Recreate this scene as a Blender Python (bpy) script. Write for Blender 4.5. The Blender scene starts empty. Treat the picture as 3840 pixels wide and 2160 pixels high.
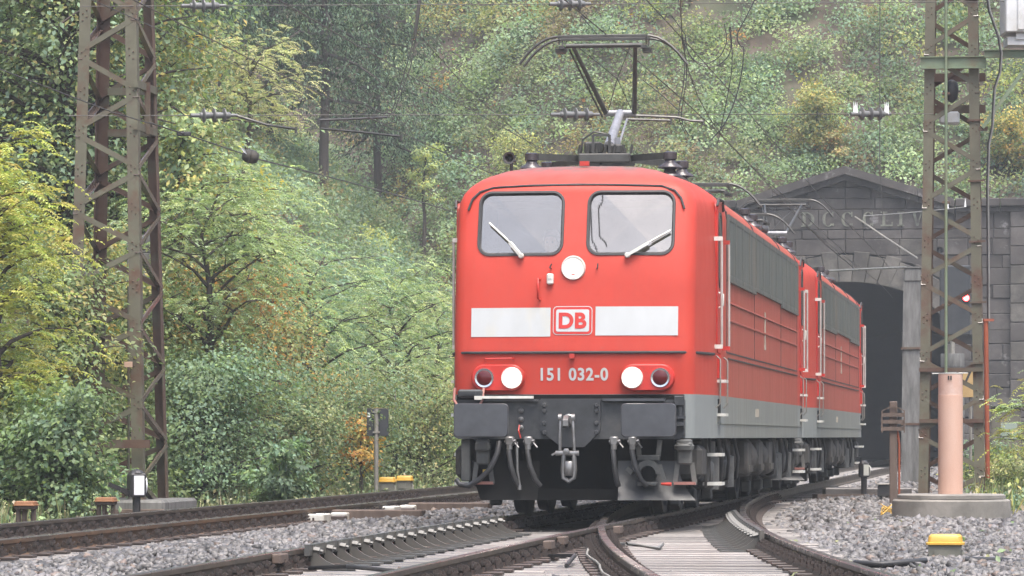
import bpy, bmesh, math, random
import numpy as np
from mathutils import Vector, Matrix, Euler
R = math.radians
PI = math.pi
random.seed(7)
rng = np.random.default_rng(11)
S = bpy.context.scene
COL = S.collection

# ------------------------------------------------------------------ camera
F = 14900.0          # focal length in pixels of a 3840 wide picture
EYE = 0.86           # eye height above rail top
HOR = 1636.0         # row of the horizon in a 3840 x 2160 picture
cam_d = bpy.data.cameras.new('camera')
cam = bpy.data.objects.new('camera', cam_d)
COL.objects.link(cam)
cam.location = (0, 0, EYE)
cam.rotation_euler = (R(90), 0, 0)
cam_d.sensor_width = 36
cam_d.lens = F / 3840 * 36
cam_d.shift_y = (HOR - 1080) / 3840
cam_d.clip_start = 0.5
cam_d.clip_end = 3000
S.camera = cam

# ------------------------------------------------------------------ sky and sun (rainy overcast)
SUN_EL, SUN_AZ = 68.0, 160.0        # degrees; azimuth clockwise from +Y
world = bpy.data.worlds.new('World')
S.world = world
world.use_nodes = True
wn = world.node_tree
bg = wn.nodes['Background']
sky = wn.nodes.new('ShaderNodeTexSky')
sky.sky_type = 'NISHITA'
sky.sun_disc = False
sky.sun_elevation = R(SUN_EL)
sky.sun_rotation = R(SUN_AZ)
sky.air_density = 1.0
sky.dust_density = 5.0
sky.ozone_density = 0.3
wn.links.new(sky.outputs[0], bg.inputs[0])
bg.inputs[1].default_value = 0.15
sun_d = bpy.data.lights.new('sun', 'SUN')
sun_d.energy = 1.5
sun_d.angle = R(36)
sun_d.color = (1.0, 0.98, 0.95)
sun = bpy.data.objects.new('sun', sun_d)
COL.objects.link(sun)
sd = Vector((math.sin(R(SUN_AZ)) * math.cos(R(SUN_EL)), math.cos(R(SUN_AZ)) * math.cos(R(SUN_EL)), math.sin(R(SUN_EL))))
sun.rotation_euler = sd.to_track_quat('Z', 'Y').to_euler()
S.view_settings.view_transform = 'Standard'
S.view_settings.look = 'None'
S.view_settings.exposure = 1.42
S.view_settings.gamma = 1.0
S.view_settings.use_curve_mapping = False
S.render.engine = 'CYCLES'
S.cycles.max_bounces = 6
S.cycles.transparent_max_bounces = 8
S.cycles.volume_bounces = 0

# ------------------------------------------------------------------ places
YAW = math.atan(1990.0 / F)
U = Vector((math.sin(YAW), math.cos(YAW), 0))      # along the track, away from the camera
W = Vector((math.cos(YAW), -math.sin(YAW), 0))     # across the track, to the right
O = Vector((0.643, 42.4, 0))                       # front of the first locomotive, rail top


def TP(s, t, z=0.0):
    return O + U * s + W * t + Vector((0, 0, z))


def ST(x, y):
    d = Vector((x, y, 0)) - O
    return d.dot(U), d.dot(W)


def PX(x, y, Y):
    """point at depth Y seen at pixel (x, y) of the 3840 x 2160 photograph"""
    return Vector(((x - 1920) * Y / F, Y, EYE - (y - HOR) * Y / F))


def sstep(a, b, x):
    k = min(1, max(0, (x - a) / (b - a)))
    return k * k * (3 - 2 * k)


def tA(s):
    return 3.5e-4 * s * s if s < 0 else 0.0


def tB(s):
    return -4.42 + 0.92 * sstep(34, 86, s) + (3.0e-4 * s * s if s < 0 else 0.0)


def tC(s):
    if s >= 23.8:
        return 0.0
    return (23.8 - s) ** 2 / 512.0


# ------------------------------------------------------------------ objects
def link(o, parent=None):
    COL.objects.link(o)
    if parent is not None:
        o.parent = parent
    return o


def tag(o, label=None, cat=None, group=None, kind=None):
    if label: o['label'] = label
    if cat: o['category'] = cat
    if group: o['group'] = group
    if kind: o['kind'] = kind
    return o


def empty(name, loc=(0, 0, 0), rz=0.0, label=None, cat=None, group=None, kind=None):
    o = bpy.data.objects.new(name, None)
    o.empty_display_size = 0.2
    link(o)
    o.location = loc
    o.rotation_euler = (0, 0, rz)
    return tag(o, label, cat, group, kind)


def copy_tree(o, parent=None):
    c = o.copy()
    link(c)
    c.parent = parent
    for ch in list(o.children):
        copy_tree(ch, c)
    return c


class MB:
    """collects shapes into one mesh"""
    def __init__(self):
        self.v, self.f, self.m, self.cur = [], [], [], 0

    def mat(self, i):
        self.cur = i
        return self

    def add(self, vs, fs):
        b = len(self.v)
        self.v += [tuple(p) for p in vs]
        for f in fs:
            self.f.append([b + i for i in f])
            self.m.append(self.cur)
        return self

    def box(self, x0, x1, y0, y1, z0, z1, M=None):
        vs = [(x0, y0, z0), (x1, y0, z0), (x1, y1, z0), (x0, y1, z0), (x0, y0, z1), (x1, y0, z1), (x1, y1, z1), (x0, y1, z1)]
        if M is not None: vs = [M @ Vector(p) for p in vs]
        return self.add(vs, [(0, 3, 2, 1), (4, 5, 6, 7), (0, 1, 5, 4), (1, 2, 6, 5), (2, 3, 7, 6), (3, 0, 4, 7)])

    def cbox(self, c, sx, sy, sz, M=None):
        return self.box(c[0] - sx / 2, c[0] + sx / 2, c[1] - sy / 2, c[1] + sy / 2, c[2] - sz / 2, c[2] + sz / 2, M)

    def chbox(self, x0, x1, y0, y1, z0, z1, c=0.01):
        """box with chamfered edges"""
        bm = bmesh.new()
        bmesh.ops.create_cube(bm, size=1.0)
        for v in bm.verts:
            v.co = Vector(((x0 + x1) / 2 + v.co.x * (x1 - x0), (y0 + y1) / 2 + v.co.y * (y1 - y0), (z0 + z1) / 2 + v.co.z * (z1 - z0)))
        bmesh.ops.bevel(bm, geom=bm.edges[:], offset=c, segments=1, affect='EDGES')
        bm.verts.index_update()
        self.add([v.co[:] for v in bm.verts], [[v.index for v in f.verts] for f in bm.faces])
        bm.free()
        return self

    def bar(self, a, b, wx, wy, up=(0, 0, 1)):
        """rectangular bar from a to b"""
        a, b = Vector(a), Vector(b)
        d = (b - a).normalized()
        x = d.cross(Vector(up))
        if x.length < 1e-4: x = d.cross(Vector((1, 0, 0)))
        x.normalize()
        y = x.cross(d)
        vs = []
        for p in (a, b):
            for i, j in ((-1, -1), (1, -1), (1, 1), (-1, 1)):
                vs.append(p + x * (wx / 2 * i) + y * (wy / 2 * j))
        return self.add(vs, [(0, 1, 2, 3), (7, 6, 5, 4), (0, 4, 5, 1), (1, 5, 6, 2), (2, 6, 7, 3), (3, 7, 4, 0)])

    def angle(self, a, b, w, th, x, y):
        """L section from a to b, flanges along x and y"""
        a, b, x, y = Vector(a), Vector(b), Vector(x), Vector(y)
        pr = [(0, 0), (w, 0), (w, th), (th, th), (th, w), (0, w)]
        vs = [p + x * i + y * j for p in (a, b) for i, j in pr]
        fs = [(0, 1, 2, 3), (0, 3, 4, 5), (9, 8, 7, 6), (11, 10, 9, 6)]
        fs += [(i, (i + 1) % 6 + 0, (i + 1) % 6 + 6, i + 6)[::-1] for i in range(6)]
        return self.add(vs, fs)

    def tube(self, pts, r, n=6, caps=True):
        pts = [Vector(p) for p in pts]
        rs = r if isinstance(r, (list, tuple)) else [r] * len(pts)
        vs, fs = [], []
        px = None
        for i, p in enumerate(pts):
            d = (pts[min(i + 1, len(pts) - 1)] - pts[max(i - 1, 0)])
            if d.length < 1e-9: d = Vector((0, 0, 1))
            d.normalize()
            if px is None:
                px = d.cross(Vector((0, 0, 1)))
                if px.length < 1e-3: px = d.cross(Vector((1, 0, 0)))
            px = px - d * px.dot(d)
            if px.length < 1e-4: px = d.cross(Vector((0.3, 1, 0.2)))
            px.normalize()
            py = d.cross(px)
            for k in range(n):
                a = 2 * PI * k / n
                vs.append(p + px * (rs[i] * math.cos(a)) + py * (rs[i] * math.sin(a)))
        for i in range(len(pts) - 1):
            for k in range(n):
                k2 = (k + 1) % n
                fs.append((i * n + k, i * n + k2, (i + 1) * n + k2, (i + 1) * n + k))
        if caps:
            fs.append(tuple(range(n))[::-1])
            fs.append(tuple((len(pts) - 1) * n + k for k in range(n)))
        return self.add(vs, fs)

    def lathe(self, c, axis, prof, n=16):
        """prof: (radius, distance along axis) pairs"""
        c, axis = Vector(c), Vector(axis).normalized()
        x = axis.cross(Vector((0, 0, 1)))
        if x.length < 1e-3: x = Vector((1, 0, 0))
        x.normalize()
        y = axis.cross(x)
        vs, fs = [], []
        for r, h in prof:
            for k in range(n):
                a = 2 * PI * k / n
                vs.append(c + axis * h + x * (r * math.cos(a)) + y * (r * math.sin(a)))
        for i in range(len(prof) - 1):
            for k in range(n):
                k2 = (k + 1) % n
                fs.append((i * n + k, i * n + k2, (i + 1) * n + k2, (i + 1) * n + k))
        fs.append(tuple(range(n))[::-1])
        fs.append(tuple((len(prof) - 1) * n + k for k in range(n)))
        return self.add(vs, fs)

    def prism(self, poly, a, b, f):
        """poly of 2D points, f(p, q, h) -> 3D, extruded from a to b"""
        n = len(poly)
        vs = [f(p, q, a) for p, q in poly] + [f(p, q, b) for p, q in poly]
        fs = [tuple(range(n))[::-1], tuple(range(n, 2 * n))] + [(i, (i + 1) % n, (i + 1) % n + n, i + n) for i in range(n)]
        return self.add(vs, fs)

    def mesh(self, name, mats, smooth=None, fix=True):
        me = bpy.data.meshes.new(name)
        me.from_pydata(self.v, [], self.f)
        for m in (mats if isinstance(mats, (list, tuple)) else [mats]):
            me.materials.append(m)
        me.polygons.foreach_set('material_index', self.m)
        if fix:
            bm = bmesh.new()
            bm.from_mesh(me)
            bmesh.ops.recalc_face_normals(bm, faces=bm.faces[:])
            bm.to_mesh(me)
            bm.free()
        if smooth is not None:
            me.polygons.foreach_set('use_smooth', [True] * len(me.polygons))
            me.set_sharp_from_angle(angle=R(smooth))
        me.update()
        return me

    def build(self, name, mats, parent=None, smooth=None, fix=True):
        return link(bpy.data.objects.new(name, self.mesh(name, mats, smooth, fix)), parent)


def inst(name, me, parent=None, loc=(0, 0, 0), rot=(0, 0, 0), scale=None):
    o = link(bpy.data.objects.new(name, me), parent)
    o.location = loc
    o.rotation_euler = rot
    if scale is not None: o.scale = scale
    return o


# ------------------------------------------------------------------ materials
def nodes(name):
    m = bpy.data.materials.new(name)
    m.use_nodes = True
    nt = m.node_tree
    return m, nt, nt.nodes['Principled BSDF']


def N(nt, typ, **kw):
    n = nt.nodes.new('ShaderNode' + typ)
    for k, v in kw.items():
        if k in n.inputs: n.inputs[k].default_value = v
        else: setattr(n, k, v)
    return n


def ramp(nt, src, p0, p1, c0=(0, 0, 0, 1), c1=(1, 1, 1, 1)):
    r = nt.nodes.new('ShaderNodeValToRGB')
    r.color_ramp.elements[0].position = p0
    r.color_ramp.elements[1].position = p1
    r.color_ramp.elements[0].color = c0
    r.color_ramp.elements[1].color = c1
    nt.links.new(src, r.inputs[0])
    return r.outputs[0]


def mixc(nt, fac, a, b, blend='MIX'):
    n = nt.nodes.new('ShaderNodeMix')
    n.data_type = 'RGBA'
    n.blend_type = blend
    for sock, val in ((n.inputs[0], fac), (n.inputs[6], a), (n.inputs[7], b)):
        if hasattr(val, 'is_linked'): nt.links.new(val, sock)
        elif isinstance(val, (int, float)): sock.default_value = val
        else: sock.default_value = (val[0], val[1], val[2], 1)
    return n.outputs[2]


def coord(nt, scale=(1, 1, 1), kind='Object', loc=(0, 0, 0)):
    tc = nt.nodes.new('ShaderNodeTexCoord')
    mp = nt.nodes.new('ShaderNodeMapping')
    mp.inputs['Scale'].default_value = scale
    mp.inputs['Location'].default_value = loc
    nt.links.new(tc.outputs[kind], mp.inputs[0])
    return mp.outputs[0]


def noise(nt, vec, scale=5, detail=5, rough=0.6):
    n = nt.nodes.new('ShaderNodeTexNoise')
    n.inputs['Scale'].default_value = scale
    n.inputs['Detail'].default_value = detail
    n.inputs['Roughness'].default_value = rough
    nt.links.new(vec, n.inputs['Vector'])
    return n.outputs['Fac']


def mat(name, c, c2=None, scale=4.0, rough=0.6, metal=0.0, bump=0.0, spec=0.5, lo=0.35, hi=0.7, stretch=(1, 1, 1), var=0.0, c3=None, scale3=1.3, kind='Object', bscale=None, c4=None, scale4=3.0, p4=(0.60, 0.74)):
    m, nt, b = nodes(name)
    b.inputs['Roughness'].default_value = rough
    b.inputs['Metallic'].default_value = metal
    b.inputs['Specular IOR Level'].default_value = spec
    v = coord(nt, stretch, kind)
    if c2 is None: c2 = tuple(x * 0.7 for x in c)
    nz = noise(nt, v, scale)
    out = mixc(nt, ramp(nt, nz, lo, hi), c, c2)
    if c3 is not None:
        out = mixc(nt, ramp(nt, noise(nt, v, scale3, 6, 0.65), 0.5, 0.68), out, c3)
    if c4 is not None:
        out = mixc(nt, ramp(nt, noise(nt, v, scale4, 7, 0.72), p4[0], p4[1]), out, c4)
    if var:
        oi = nt.nodes.new('ShaderNodeObjectInfo')
        mr = N(nt, 'MapRange')
        mr.inputs['To Min'].default_value = 1 - var
        mr.inputs['To Max'].default_value = 1 + var
        nt.links.new(oi.outputs['Random'], mr.inputs['Value'])
        out = mixc(nt, 1.0, out, mr.outputs[0], 'MULTIPLY')
    nt.links.new(out, b.inputs['Base Color'])
    rr = N(nt, 'MapRange')
    rr.inputs['To Min'].default_value = max(0.05, rough - 0.12)
    rr.inputs['To Max'].default_value = min(1, rough + 0.12)
    nt.links.new(nz, rr.inputs['Value'])
    nt.links.new(rr.outputs[0], b.inputs['Roughness'])
    if bump:
        bp = N(nt, 'Bump')
        bp.inputs['Strength'].default_value = bump
        bp.inputs['Distance'].default_value = 0.02
        nt.links.new(noise(nt, v, bscale or scale * 4, 6), bp.inputs['Height'])
        nt.links.new(bp.outputs[0], b.inputs['Normal'])
    return m


def attr_mat(name, rough=0.5, spec=0.4, trans=0.0, bump=0.0, mul=1.0, tint=(1, 1, 1)):
    """colour of each piece stored on the mesh"""
    m, nt, b = nodes(name)
    at = N(nt, 'Attribute')
    at.attribute_name = 'Col'
    col = mixc(nt, 1.0, at.outputs['Color'], tint, 'MULTIPLY')
    nt.links.new(col, b.inputs['Base Color'])
    b.inputs['Roughness'].default_value = rough
    b.inputs['Specular IOR Level'].default_value = spec
    if trans:
        tr = N(nt, 'BsdfTranslucent')
        nt.links.new(mixc(nt, 1.0, col, (1.2, 1.25, 0.7), 'MULTIPLY'), tr.inputs['Color'])
        mx = N(nt, 'MixShader')
        mx.inputs[0].default_value = trans
        nt.links.new(b.outputs[0], mx.inputs[1])
        nt.links.new(tr.outputs[0], mx.inputs[2])
        nt.links.new(mx.outputs[0], nt.nodes['Material Output'].inputs[0])
    if bump:
        bp = N(nt, 'Bump')
        bp.inputs['Strength'].default_value = bump
        nt.links.new(noise(nt, coord(nt), 30), bp.inputs['Height'])
        nt.links.new(bp.outputs[0], b.inputs['Normal'])
    return m


def emit_mat(name, c, s):
    m, nt, b = nodes(name)
    b.inputs['Base Color'].default_value = (*c, 1)
    b.inputs['Emission Color'].default_value = (*c, 1)
    b.inputs['Emission Strength'].default_value = s
    nz = noise(nt, coord(nt), 20)
    rr = N(nt, 'MapRange')
    rr.inputs['To Min'].default_value = s * 0.85
    rr.inputs['To Max'].default_value = s * 1.1
    nt.links.new(nz, rr.inputs['Value'])
    nt.links.new(rr.outputs[0], b.inputs['Emission Strength'])
    return m


def body_paint(name, base, dirt, L, amt_end, amt_side, streak=1.0):
    """locomotive paint: cleaner cab ends, brake dust on the long sides, grime on the roof"""
    m, nt, b = nodes(name)
    tc = nt.nodes.new('ShaderNodeTexCoord')
    sp = N(nt, 'SeparateXYZ')
    nt.links.new(tc.outputs['Object'], sp.inputs[0])
    # distance from the nearer cab end
    d1 = N(nt, 'Math', operation='SUBTRACT'); d1.inputs[0].default_value = L
    nt.links.new(sp.outputs['Y'], d1.inputs[1])
    mn = N(nt, 'Math', operation='MINIMUM')
    nt.links.new(sp.outputs['Y'], mn.inputs[0]); nt.links.new(d1.outputs[0], mn.inputs[1])
    side = ramp(nt, mn.outputs[0], 0.86, 0.90)
    mr = N(nt, 'MapRange'); mr.inputs['From Min'].default_value = 2.35; mr.inputs['From Max'].default_value = 2.65
    nt.links.new(mn.outputs[0], mr.inputs['Value'])
    v = coord(nt, (3.0, 3.0, 0.35))
    n1 = noise(nt, v, 2.2, 8, 0.7)
    n2 = noise(nt, coord(nt), 1.1, 6, 0.7)
    n3 = noise(nt, coord(nt), 14.0, 5, 0.7)
    am = N(nt, 'MapRange'); am.inputs['To Min'].default_value = amt_end; am.inputs['To Max'].default_value = amt_side
    nt.links.new(mr.outputs[0], am.inputs['Value'])
    f = N(nt, 'Math', operation='MULTIPLY'); nt.links.new(ramp(nt, n1, 0.3, 0.75, (.45, .45, .45, 1)), f.inputs[0]); nt.links.new(am.outputs[0], f.inputs[1])
    c = mixc(nt, f.outputs[0], base, dirt)
    c = mixc(nt, ramp(nt, n2, 0.45, 0.75, (0, 0, 0, 1), (.42, .42, .42, 1)), c, tuple(x * 0.62 for x in base))
    n4 = noise(nt, coord(nt, (9.0, 9.0, 0.22)), 2.0, 6, 0.7)
    c = mixc(nt, ramp(nt, n4, 0.52, 0.72, (0, 0, 0, 1), (.28, .28, .28, 1)), c, tuple(0.72 * x + 0.02 for x in base))
    c = mixc(nt, ramp(nt, n3, 0.62, 0.8, (0, 0, 0, 1), (.25, .25, .25, 1)), c, dirt)
    # grey roof grime
    rz = N(nt, 'MapRange'); rz.inputs['From Min'].default_value = 3.60; rz.inputs['From Max'].default_value = 3.81
    nt.links.new(sp.outputs['Z'], rz.inputs['Value'])
    g = N(nt, 'Math', operation='MULTIPLY'); nt.links.new(rz.outputs[0], g.inputs[0]); nt.links.new(ramp(nt, n1, 0.25, 0.6, (.3, .3, .3, 1)), g.inputs[1])
    c = mixc(nt, g.outputs[0], c, (0.13, 0.12, 0.105))
    nt.links.new(c, b.inputs['Base Color'])
    rr = N(nt, 'MapRange'); rr.inputs['To Min'].default_value = 0.34; rr.inputs['To Max'].default_value = 0.62
    nt.links.new(n1, rr.inputs['Value'])
    nt.links.new(rr.outputs[0], b.inputs['Roughness'])
    b.inputs['Specular IOR Level'].default_value = 0.3
    bp = N(nt, 'Bump'); bp.inputs['Strength'].default_value = 0.08; bp.inputs['Distance'].default_value = 0.02
    nt.links.new(n2, bp.inputs['Height']); nt.links.new(bp.outputs[0], b.inputs['Normal'])
    return m


def glass_mat(name, tint, mixf, rough=0.02):
    m, nt, b = nodes(name)
    nt.nodes.remove(b)
    gl = N(nt, 'BsdfGlossy'); gl.inputs['Roughness'].default_value = rough
    gl.inputs['Color'].default_value = (1.0, 0.965, 0.90, 1)
    tr = N(nt, 'BsdfTransparent'); tr.inputs['Color'].default_value = (*tint, 1)
    mx = N(nt, 'MixShader')
    nz = noise(nt, coord(nt), 3)
    rr = N(nt, 'MapRange'); rr.inputs['To Min'].default_value = mixf - 0.04; rr.inputs['To Max'].default_value = mixf + 0.05
    nt.links.new(nz, rr.inputs['Value'])
    nt.links.new(rr.outputs[0], mx.inputs[0])
    nt.links.new(tr.outputs[0], mx.inputs[1]); nt.links.new(gl.outputs[0], mx.inputs[2])
    nt.links.new(mx.outputs[0], nt.nodes['Material Output'].inputs[0])
    return m


LOCO_L = 18.35
M = {}
M['red'] = body_paint('red_paint', (0.52, 0.043, 0.027), (0.26, 0.115, 0.082), LOCO_L, 0.20, 0.80)
M['skirt'] = body_paint('skirt_grey_paint', (0.245, 0.27, 0.272), (0.185, 0.18, 0.145), LOCO_L, 0.25, 0.8)
M['red_part'] = mat('red_part_paint', (0.54, 0.030, 0.021), (0.42, 0.028, 0.02), 6, 0.45, c3=(0.30, 0.05, 0.035))
M['white_paint'] = mat('white_paint', (0.48, 0.50, 0.505), (0.43, 0.45, 0.45), 5, 0.5, c3=(0.50, 0.49, 0.43), scale3=2.0, stretch=(1, 1, .4))
M['cream'] = mat('worn_white_paint', (0.70, 0.70, 0.66), (0.5, 0.48, 0.42), 7, 0.5)
M['dark_grey'] = mat('buffer_beam_grey', (0.040, 0.043, 0.048), (0.024, 0.026, 0.028), 5, 0.5, c3=(0.085, 0.085, 0.082), bump=0.1)
M['buffer'] = mat('buffer_plate', (0.085, 0.09, 0.1), (0.06, 0.063, 0.07), 5, 0.42, metal=0.3, c3=(0.12, 0.115, 0.11))
M['underframe'] = mat('brake_dust_grime', (0.05, 0.047, 0.042), (0.024, 0.023, 0.022), 5, 0.75, c3=(0.085, 0.074, 0.06), bump=0.2)
M['under_light'] = mat('grey_underframe', (0.095, 0.098, 0.094), (0.05, 0.052, 0.05), 6, 0.6, c3=(0.15, 0.14, 0.125))
M['black'] = mat('black_grime_and_shade', (0.008, 0.008, 0.008), (0.012, 0.0115, 0.011), 5, 0.9, spec=0.15)  # grimy undersides; also paints the shade of the recess plates
M['rubber'] = mat('rubber', (0.032, 0.031, 0.032), (0.05, 0.048, 0.048), 8, 0.6)
M['hose'] = mat('hose_rubber', (0.05, 0.05, 0.052), (0.03, 0.03, 0.03), 9, 0.45)
M['steel'] = mat('bare_steel', (0.28, 0.28, 0.28), (0.17, 0.165, 0.16), 8, 0.4, metal=0.7)
M['chrome'] = mat('chrome_ring', (0.62, 0.63, 0.65), (0.5, 0.5, 0.52), 8, 0.2, metal=0.9)
M['vent'] = mat('ventilation_grey', (0.105, 0.116, 0.106), (0.08, 0.088, 0.08), 3, 0.55, c3=(0.13, 0.12, 0.1), stretch=(2, 2, .4))
M['roofgrey'] = mat('sooty_roof', (0.13, 0.13, 0.12), (0.09, 0.085, 0.078), 3, 0.65, c3=(0.17, 0.155, 0.13))
M['panto'] = mat('pantograph_steel', (0.085, 0.085, 0.08), (0.055, 0.053, 0.05), 8, 0.45, metal=0.35)
M['panto_light'] = mat('pantograph_tube', (0.36, 0.355, 0.37), (0.24, 0.24, 0.25), 5, 0.4, metal=0.3)
M['isolator'] = mat('brown_porcelain', (0.060, 0.050, 0.055), (0.04, 0.034, 0.037), 8, 0.2)
M['grey_iso'] = mat('grey_porcelain', (0.15, 0.155, 0.155), (0.10, 0.10, 0.10), 8, 0.3)
M['lamp'] = emit_mat('headlight_lens', (1.0, 0.93, 0.82), 14.0)
M['lamp_top'] = emit_mat('upper_headlight_lens', (1.0, 0.97, 0.93), 0.6)
M['signal_red'] = emit_mat('red_signal_lens', (1.0, 0.03, 0.03), 18.0)
M['tail'] = mat('red_glass', (0.10, 0.006, 0.008), (0.05, 0.004, 0.005), 8, 0.12)
M['windscreen'] = glass_mat('windscreen_glass', (0.6, 0.64, 0.66), 0.28)
M['side_glass'] = glass_mat('side_window_glass', (0.3, 0.34, 0.34), 0.3)
M['interior'] = mat('cab_interior', (0.022, 0.023, 0.025), (0.016, 0.017, 0.019), 4, 0.9, spec=0.1)
M['red_plastic'] = mat('red_handle', (0.62, 0.06, 0.035), (0.45, 0.04, 0.03), 8, 0.4)
M['sticker'] = mat('yellow_sticker', (0.7, 0.5, 0.08), (0.6, 0.42, 0.07), 8, 0.5)
M['pink_rail'] = mat('faded_red_tube', (0.36, 0.16, 0.13), (0.25, 0.11, 0.09), 8, 0.5)

M['tower'] = mat('green_tower_paint', (0.125, 0.122, 0.082), (0.092, 0.084, 0.058), 2.2, 0.6, c3=(0.10, 0.045, 0.026), scale3=1.6, bump=0.15)
M['tower_rust'] = mat('rusty_tower_paint', (0.10, 0.06, 0.04), (0.075, 0.038, 0.026), 2.5, 0.65, c3=(0.10, 0.095, 0.065), scale3=1.5, bump=0.2)
M['tower_wet'] = mat('wet_lattice_bar', (0.12, 0.09, 0.075), (0.085, 0.055, 0.045), 3, 0.16, spec=0.9, c3=(0.13, 0.125, 0.085))
M['green_beam'] = mat('green_beam_paint', (0.17, 0.22, 0.14), (0.12, 0.16, 0.10), 3, 0.5, c3=(0.15, 0.12, 0.07), scale3=2)
M['concrete'] = mat('concrete', (0.27, 0.255, 0.23), (0.19, 0.18, 0.16), 3, 0.8, c3=(0.13, 0.125, 0.11), scale3=1.0, bump=0.3)
M['concrete_old'] = mat('weathered_concrete', (0.18, 0.18, 0.175), (0.095, 0.095, 0.09), 4, 0.85, c3=(0.075, 0.073, 0.068), stretch=(3, 3, .5), bump=0.25)
M['salmon'] = mat('salmon_pipe_paint', (0.56, 0.38, 0.30), (0.52, 0.31, 0.23), 3, 0.45, c3=(0.55, 0.36, 0.28), scale3=1.8, stretch=(1, 1, .45), bump=0.08)
M['yellow'] = mat('yellow_plastic', (0.56, 0.34, 0.055), (0.48, 0.27, 0.045), 4, 0.4, c3=(0.58, 0.42, 0.15), scale3=2.0)
M['rust_cap'] = mat('orange_brown_cap', (0.26, 0.125, 0.055), (0.19, 0.085, 0.04), 5, 0.55, c3=(0.30, 0.18, 0.10))
M['box_grey'] = mat('mossy_grey_box', (0.15, 0.15, 0.125), (0.09, 0.09, 0.07), 5, 0.7, c3=(0.20, 0.20, 0.17))
M['sign_back'] = mat('sign_back', (0.032, 0.036, 0.042), (0.025, 0.028, 0.032), 4, 0.7)
M['post'] = mat('galvanised_post', (0.25, 0.24, 0.215), (0.17, 0.165, 0.145), 6, 0.6)
M['wood_post'] = mat('old_brown_post', (0.13, 0.095, 0.075), (0.085, 0.062, 0.05), 5, 0.75, stretch=(3, 3, .5))
M['orange_pipe'] = mat('orange_conduit', (0.30, 0.075, 0.032), (0.21, 0.055, 0.026), 5, 0.5)
M['cabinet'] = mat('olive_cabinet', (0.15, 0.14, 0.105), (0.11, 0.105, 0.08), 3, 0.55, c3=(0.18, 0.17, 0.13))
M['plate_green'] = mat('pale_green_plate', (0.27, 0.33, 0.28), (0.24, 0.29, 0.25), 4, 0.5)
M['sign_yellow'] = mat('faded_yellow_board', (0.50, 0.35, 0.15), (0.42, 0.28, 0.12), 4, 0.6)
M['lantern'] = mat('lantern_black', (0.022, 0.022, 0.025), (0.035, 0.034, 0.034), 6, 0.45)
M['opal'] = mat('opal_glass', (0.72, 0.74, 0.76), (0.66, 0.68, 0.70), 4, 0.3)
M['opal_dim'] = mat('weathered_opal_glass', (0.52, 0.52, 0.46), (0.45, 0.45, 0.40), 4, 0.35)
M['transformer'] = mat('pale_grey_housing', (0.62, 0.64, 0.65), (0.52, 0.54, 0.55), 2, 0.45, c3=(0.45, 0.45, 0.43))
M['white_plastic'] = mat('white_plastic', (0.8, 0.82, 0.84), (0.72, 0.74, 0.76), 8, 0.4)
M['cable'] = mat('black_cable', (0.02, 0.02, 0.022), (0.03, 0.03, 0.03), 6, 0.45)
M['wire'] = mat('weathered_wire', (0.075, 0.07, 0.065), (0.05, 0.048, 0.045), 6, 0.5, metal=0.3)
M['wire_light'] = mat('light_wire', (0.30, 0.30, 0.29), (0.2, 0.2, 0.19), 6, 0.5, metal=0.3)
M['yellow_wire'] = mat('yellow_cable', (0.62, 0.40, 0.06), (0.5, 0.3, 0.05), 6, 0.5)
M['rail_side'] = mat('rusty_rail_side', (0.070, 0.056, 0.042), (0.045, 0.037, 0.030), 3.5, 0.5, c3=(0.095, 0.066, 0.042), scale3=0.9, bump=0.15, spec=0.6)
M['rail_top'] = mat('running_surface', (0.11, 0.105, 0.105), (0.075, 0.067, 0.064), 2.0, 0.28, metal=0.55, c3=(0.105, 0.078, 0.062), scale3=0.7)
M['rail_rust'] = mat('orange_rust_rail', (0.135, 0.075, 0.038), (0.085, 0.052, 0.030), 3.0, 0.5, c3=(0.06, 0.047, 0.036), scale3=0.8, bump=0.15)
M['rail_wet'] = mat('wet_guard_steel', (0.085, 0.085, 0.08), (0.06, 0.06, 0.055), 4, 0.38, spec=0.7, c3=(0.11, 0.09, 0.07))
M['clip'] = mat('rail_fastening', (0.05, 0.046, 0.044), (0.085, 0.06, 0.05), 9, 0.42, metal=0.3)
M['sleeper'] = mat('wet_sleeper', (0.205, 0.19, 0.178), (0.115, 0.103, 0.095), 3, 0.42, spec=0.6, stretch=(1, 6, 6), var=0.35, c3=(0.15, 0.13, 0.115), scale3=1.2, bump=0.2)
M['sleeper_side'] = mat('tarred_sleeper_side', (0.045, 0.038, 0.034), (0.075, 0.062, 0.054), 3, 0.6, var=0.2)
M['stone_stuff'] = attr_mat('ballast_stone', 0.55, 0.55, bump=0.3)
M['ballast_bed'] = mat('ballast_fines', (0.085, 0.08, 0.078), (0.045, 0.042, 0.04), 22, 0.75, bump=0.6, c3=(0.13, 0.125, 0.12), scale3=30)
M['soil'] = mat('forest_soil', (0.085, 0.062, 0.045), (0.05, 0.04, 0.028), 1.5, 0.95, c3=(0.05, 0.065, 0.03), scale3=0.4, bump=0.5)
M['dirt'] = mat('trackside_dirt', (0.17, 0.15, 0.125), (0.11, 0.095, 0.08), 2.5, 0.9, c3=(0.08, 0.09, 0.05), scale3=0.8, bump=0.5)
M['bark'] = mat('bark', (0.07, 0.055, 0.045), (0.04, 0.032, 0.028), 6, 0.9, stretch=(3, 3, .6), bump=0.5)
M['leaf'] = attr_mat('wet_leaf', 0.6, 0.25, trans=0.42)
M['grass'] = attr_mat('grass_blade', 0.5, 0.4, trans=0.25)
M['stone'] = mat('sooty_sandstone', (0.075, 0.067, 0.063), (0.040, 0.037, 0.036), 1.0, 0.85, var=0.22, c3=(0.115, 0.105, 0.10), scale3=0.75, bump=0.5, bscale=6, c4=(0.26, 0.25, 0.25), scale4=1.6, p4=(0.59, 0.72))
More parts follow.
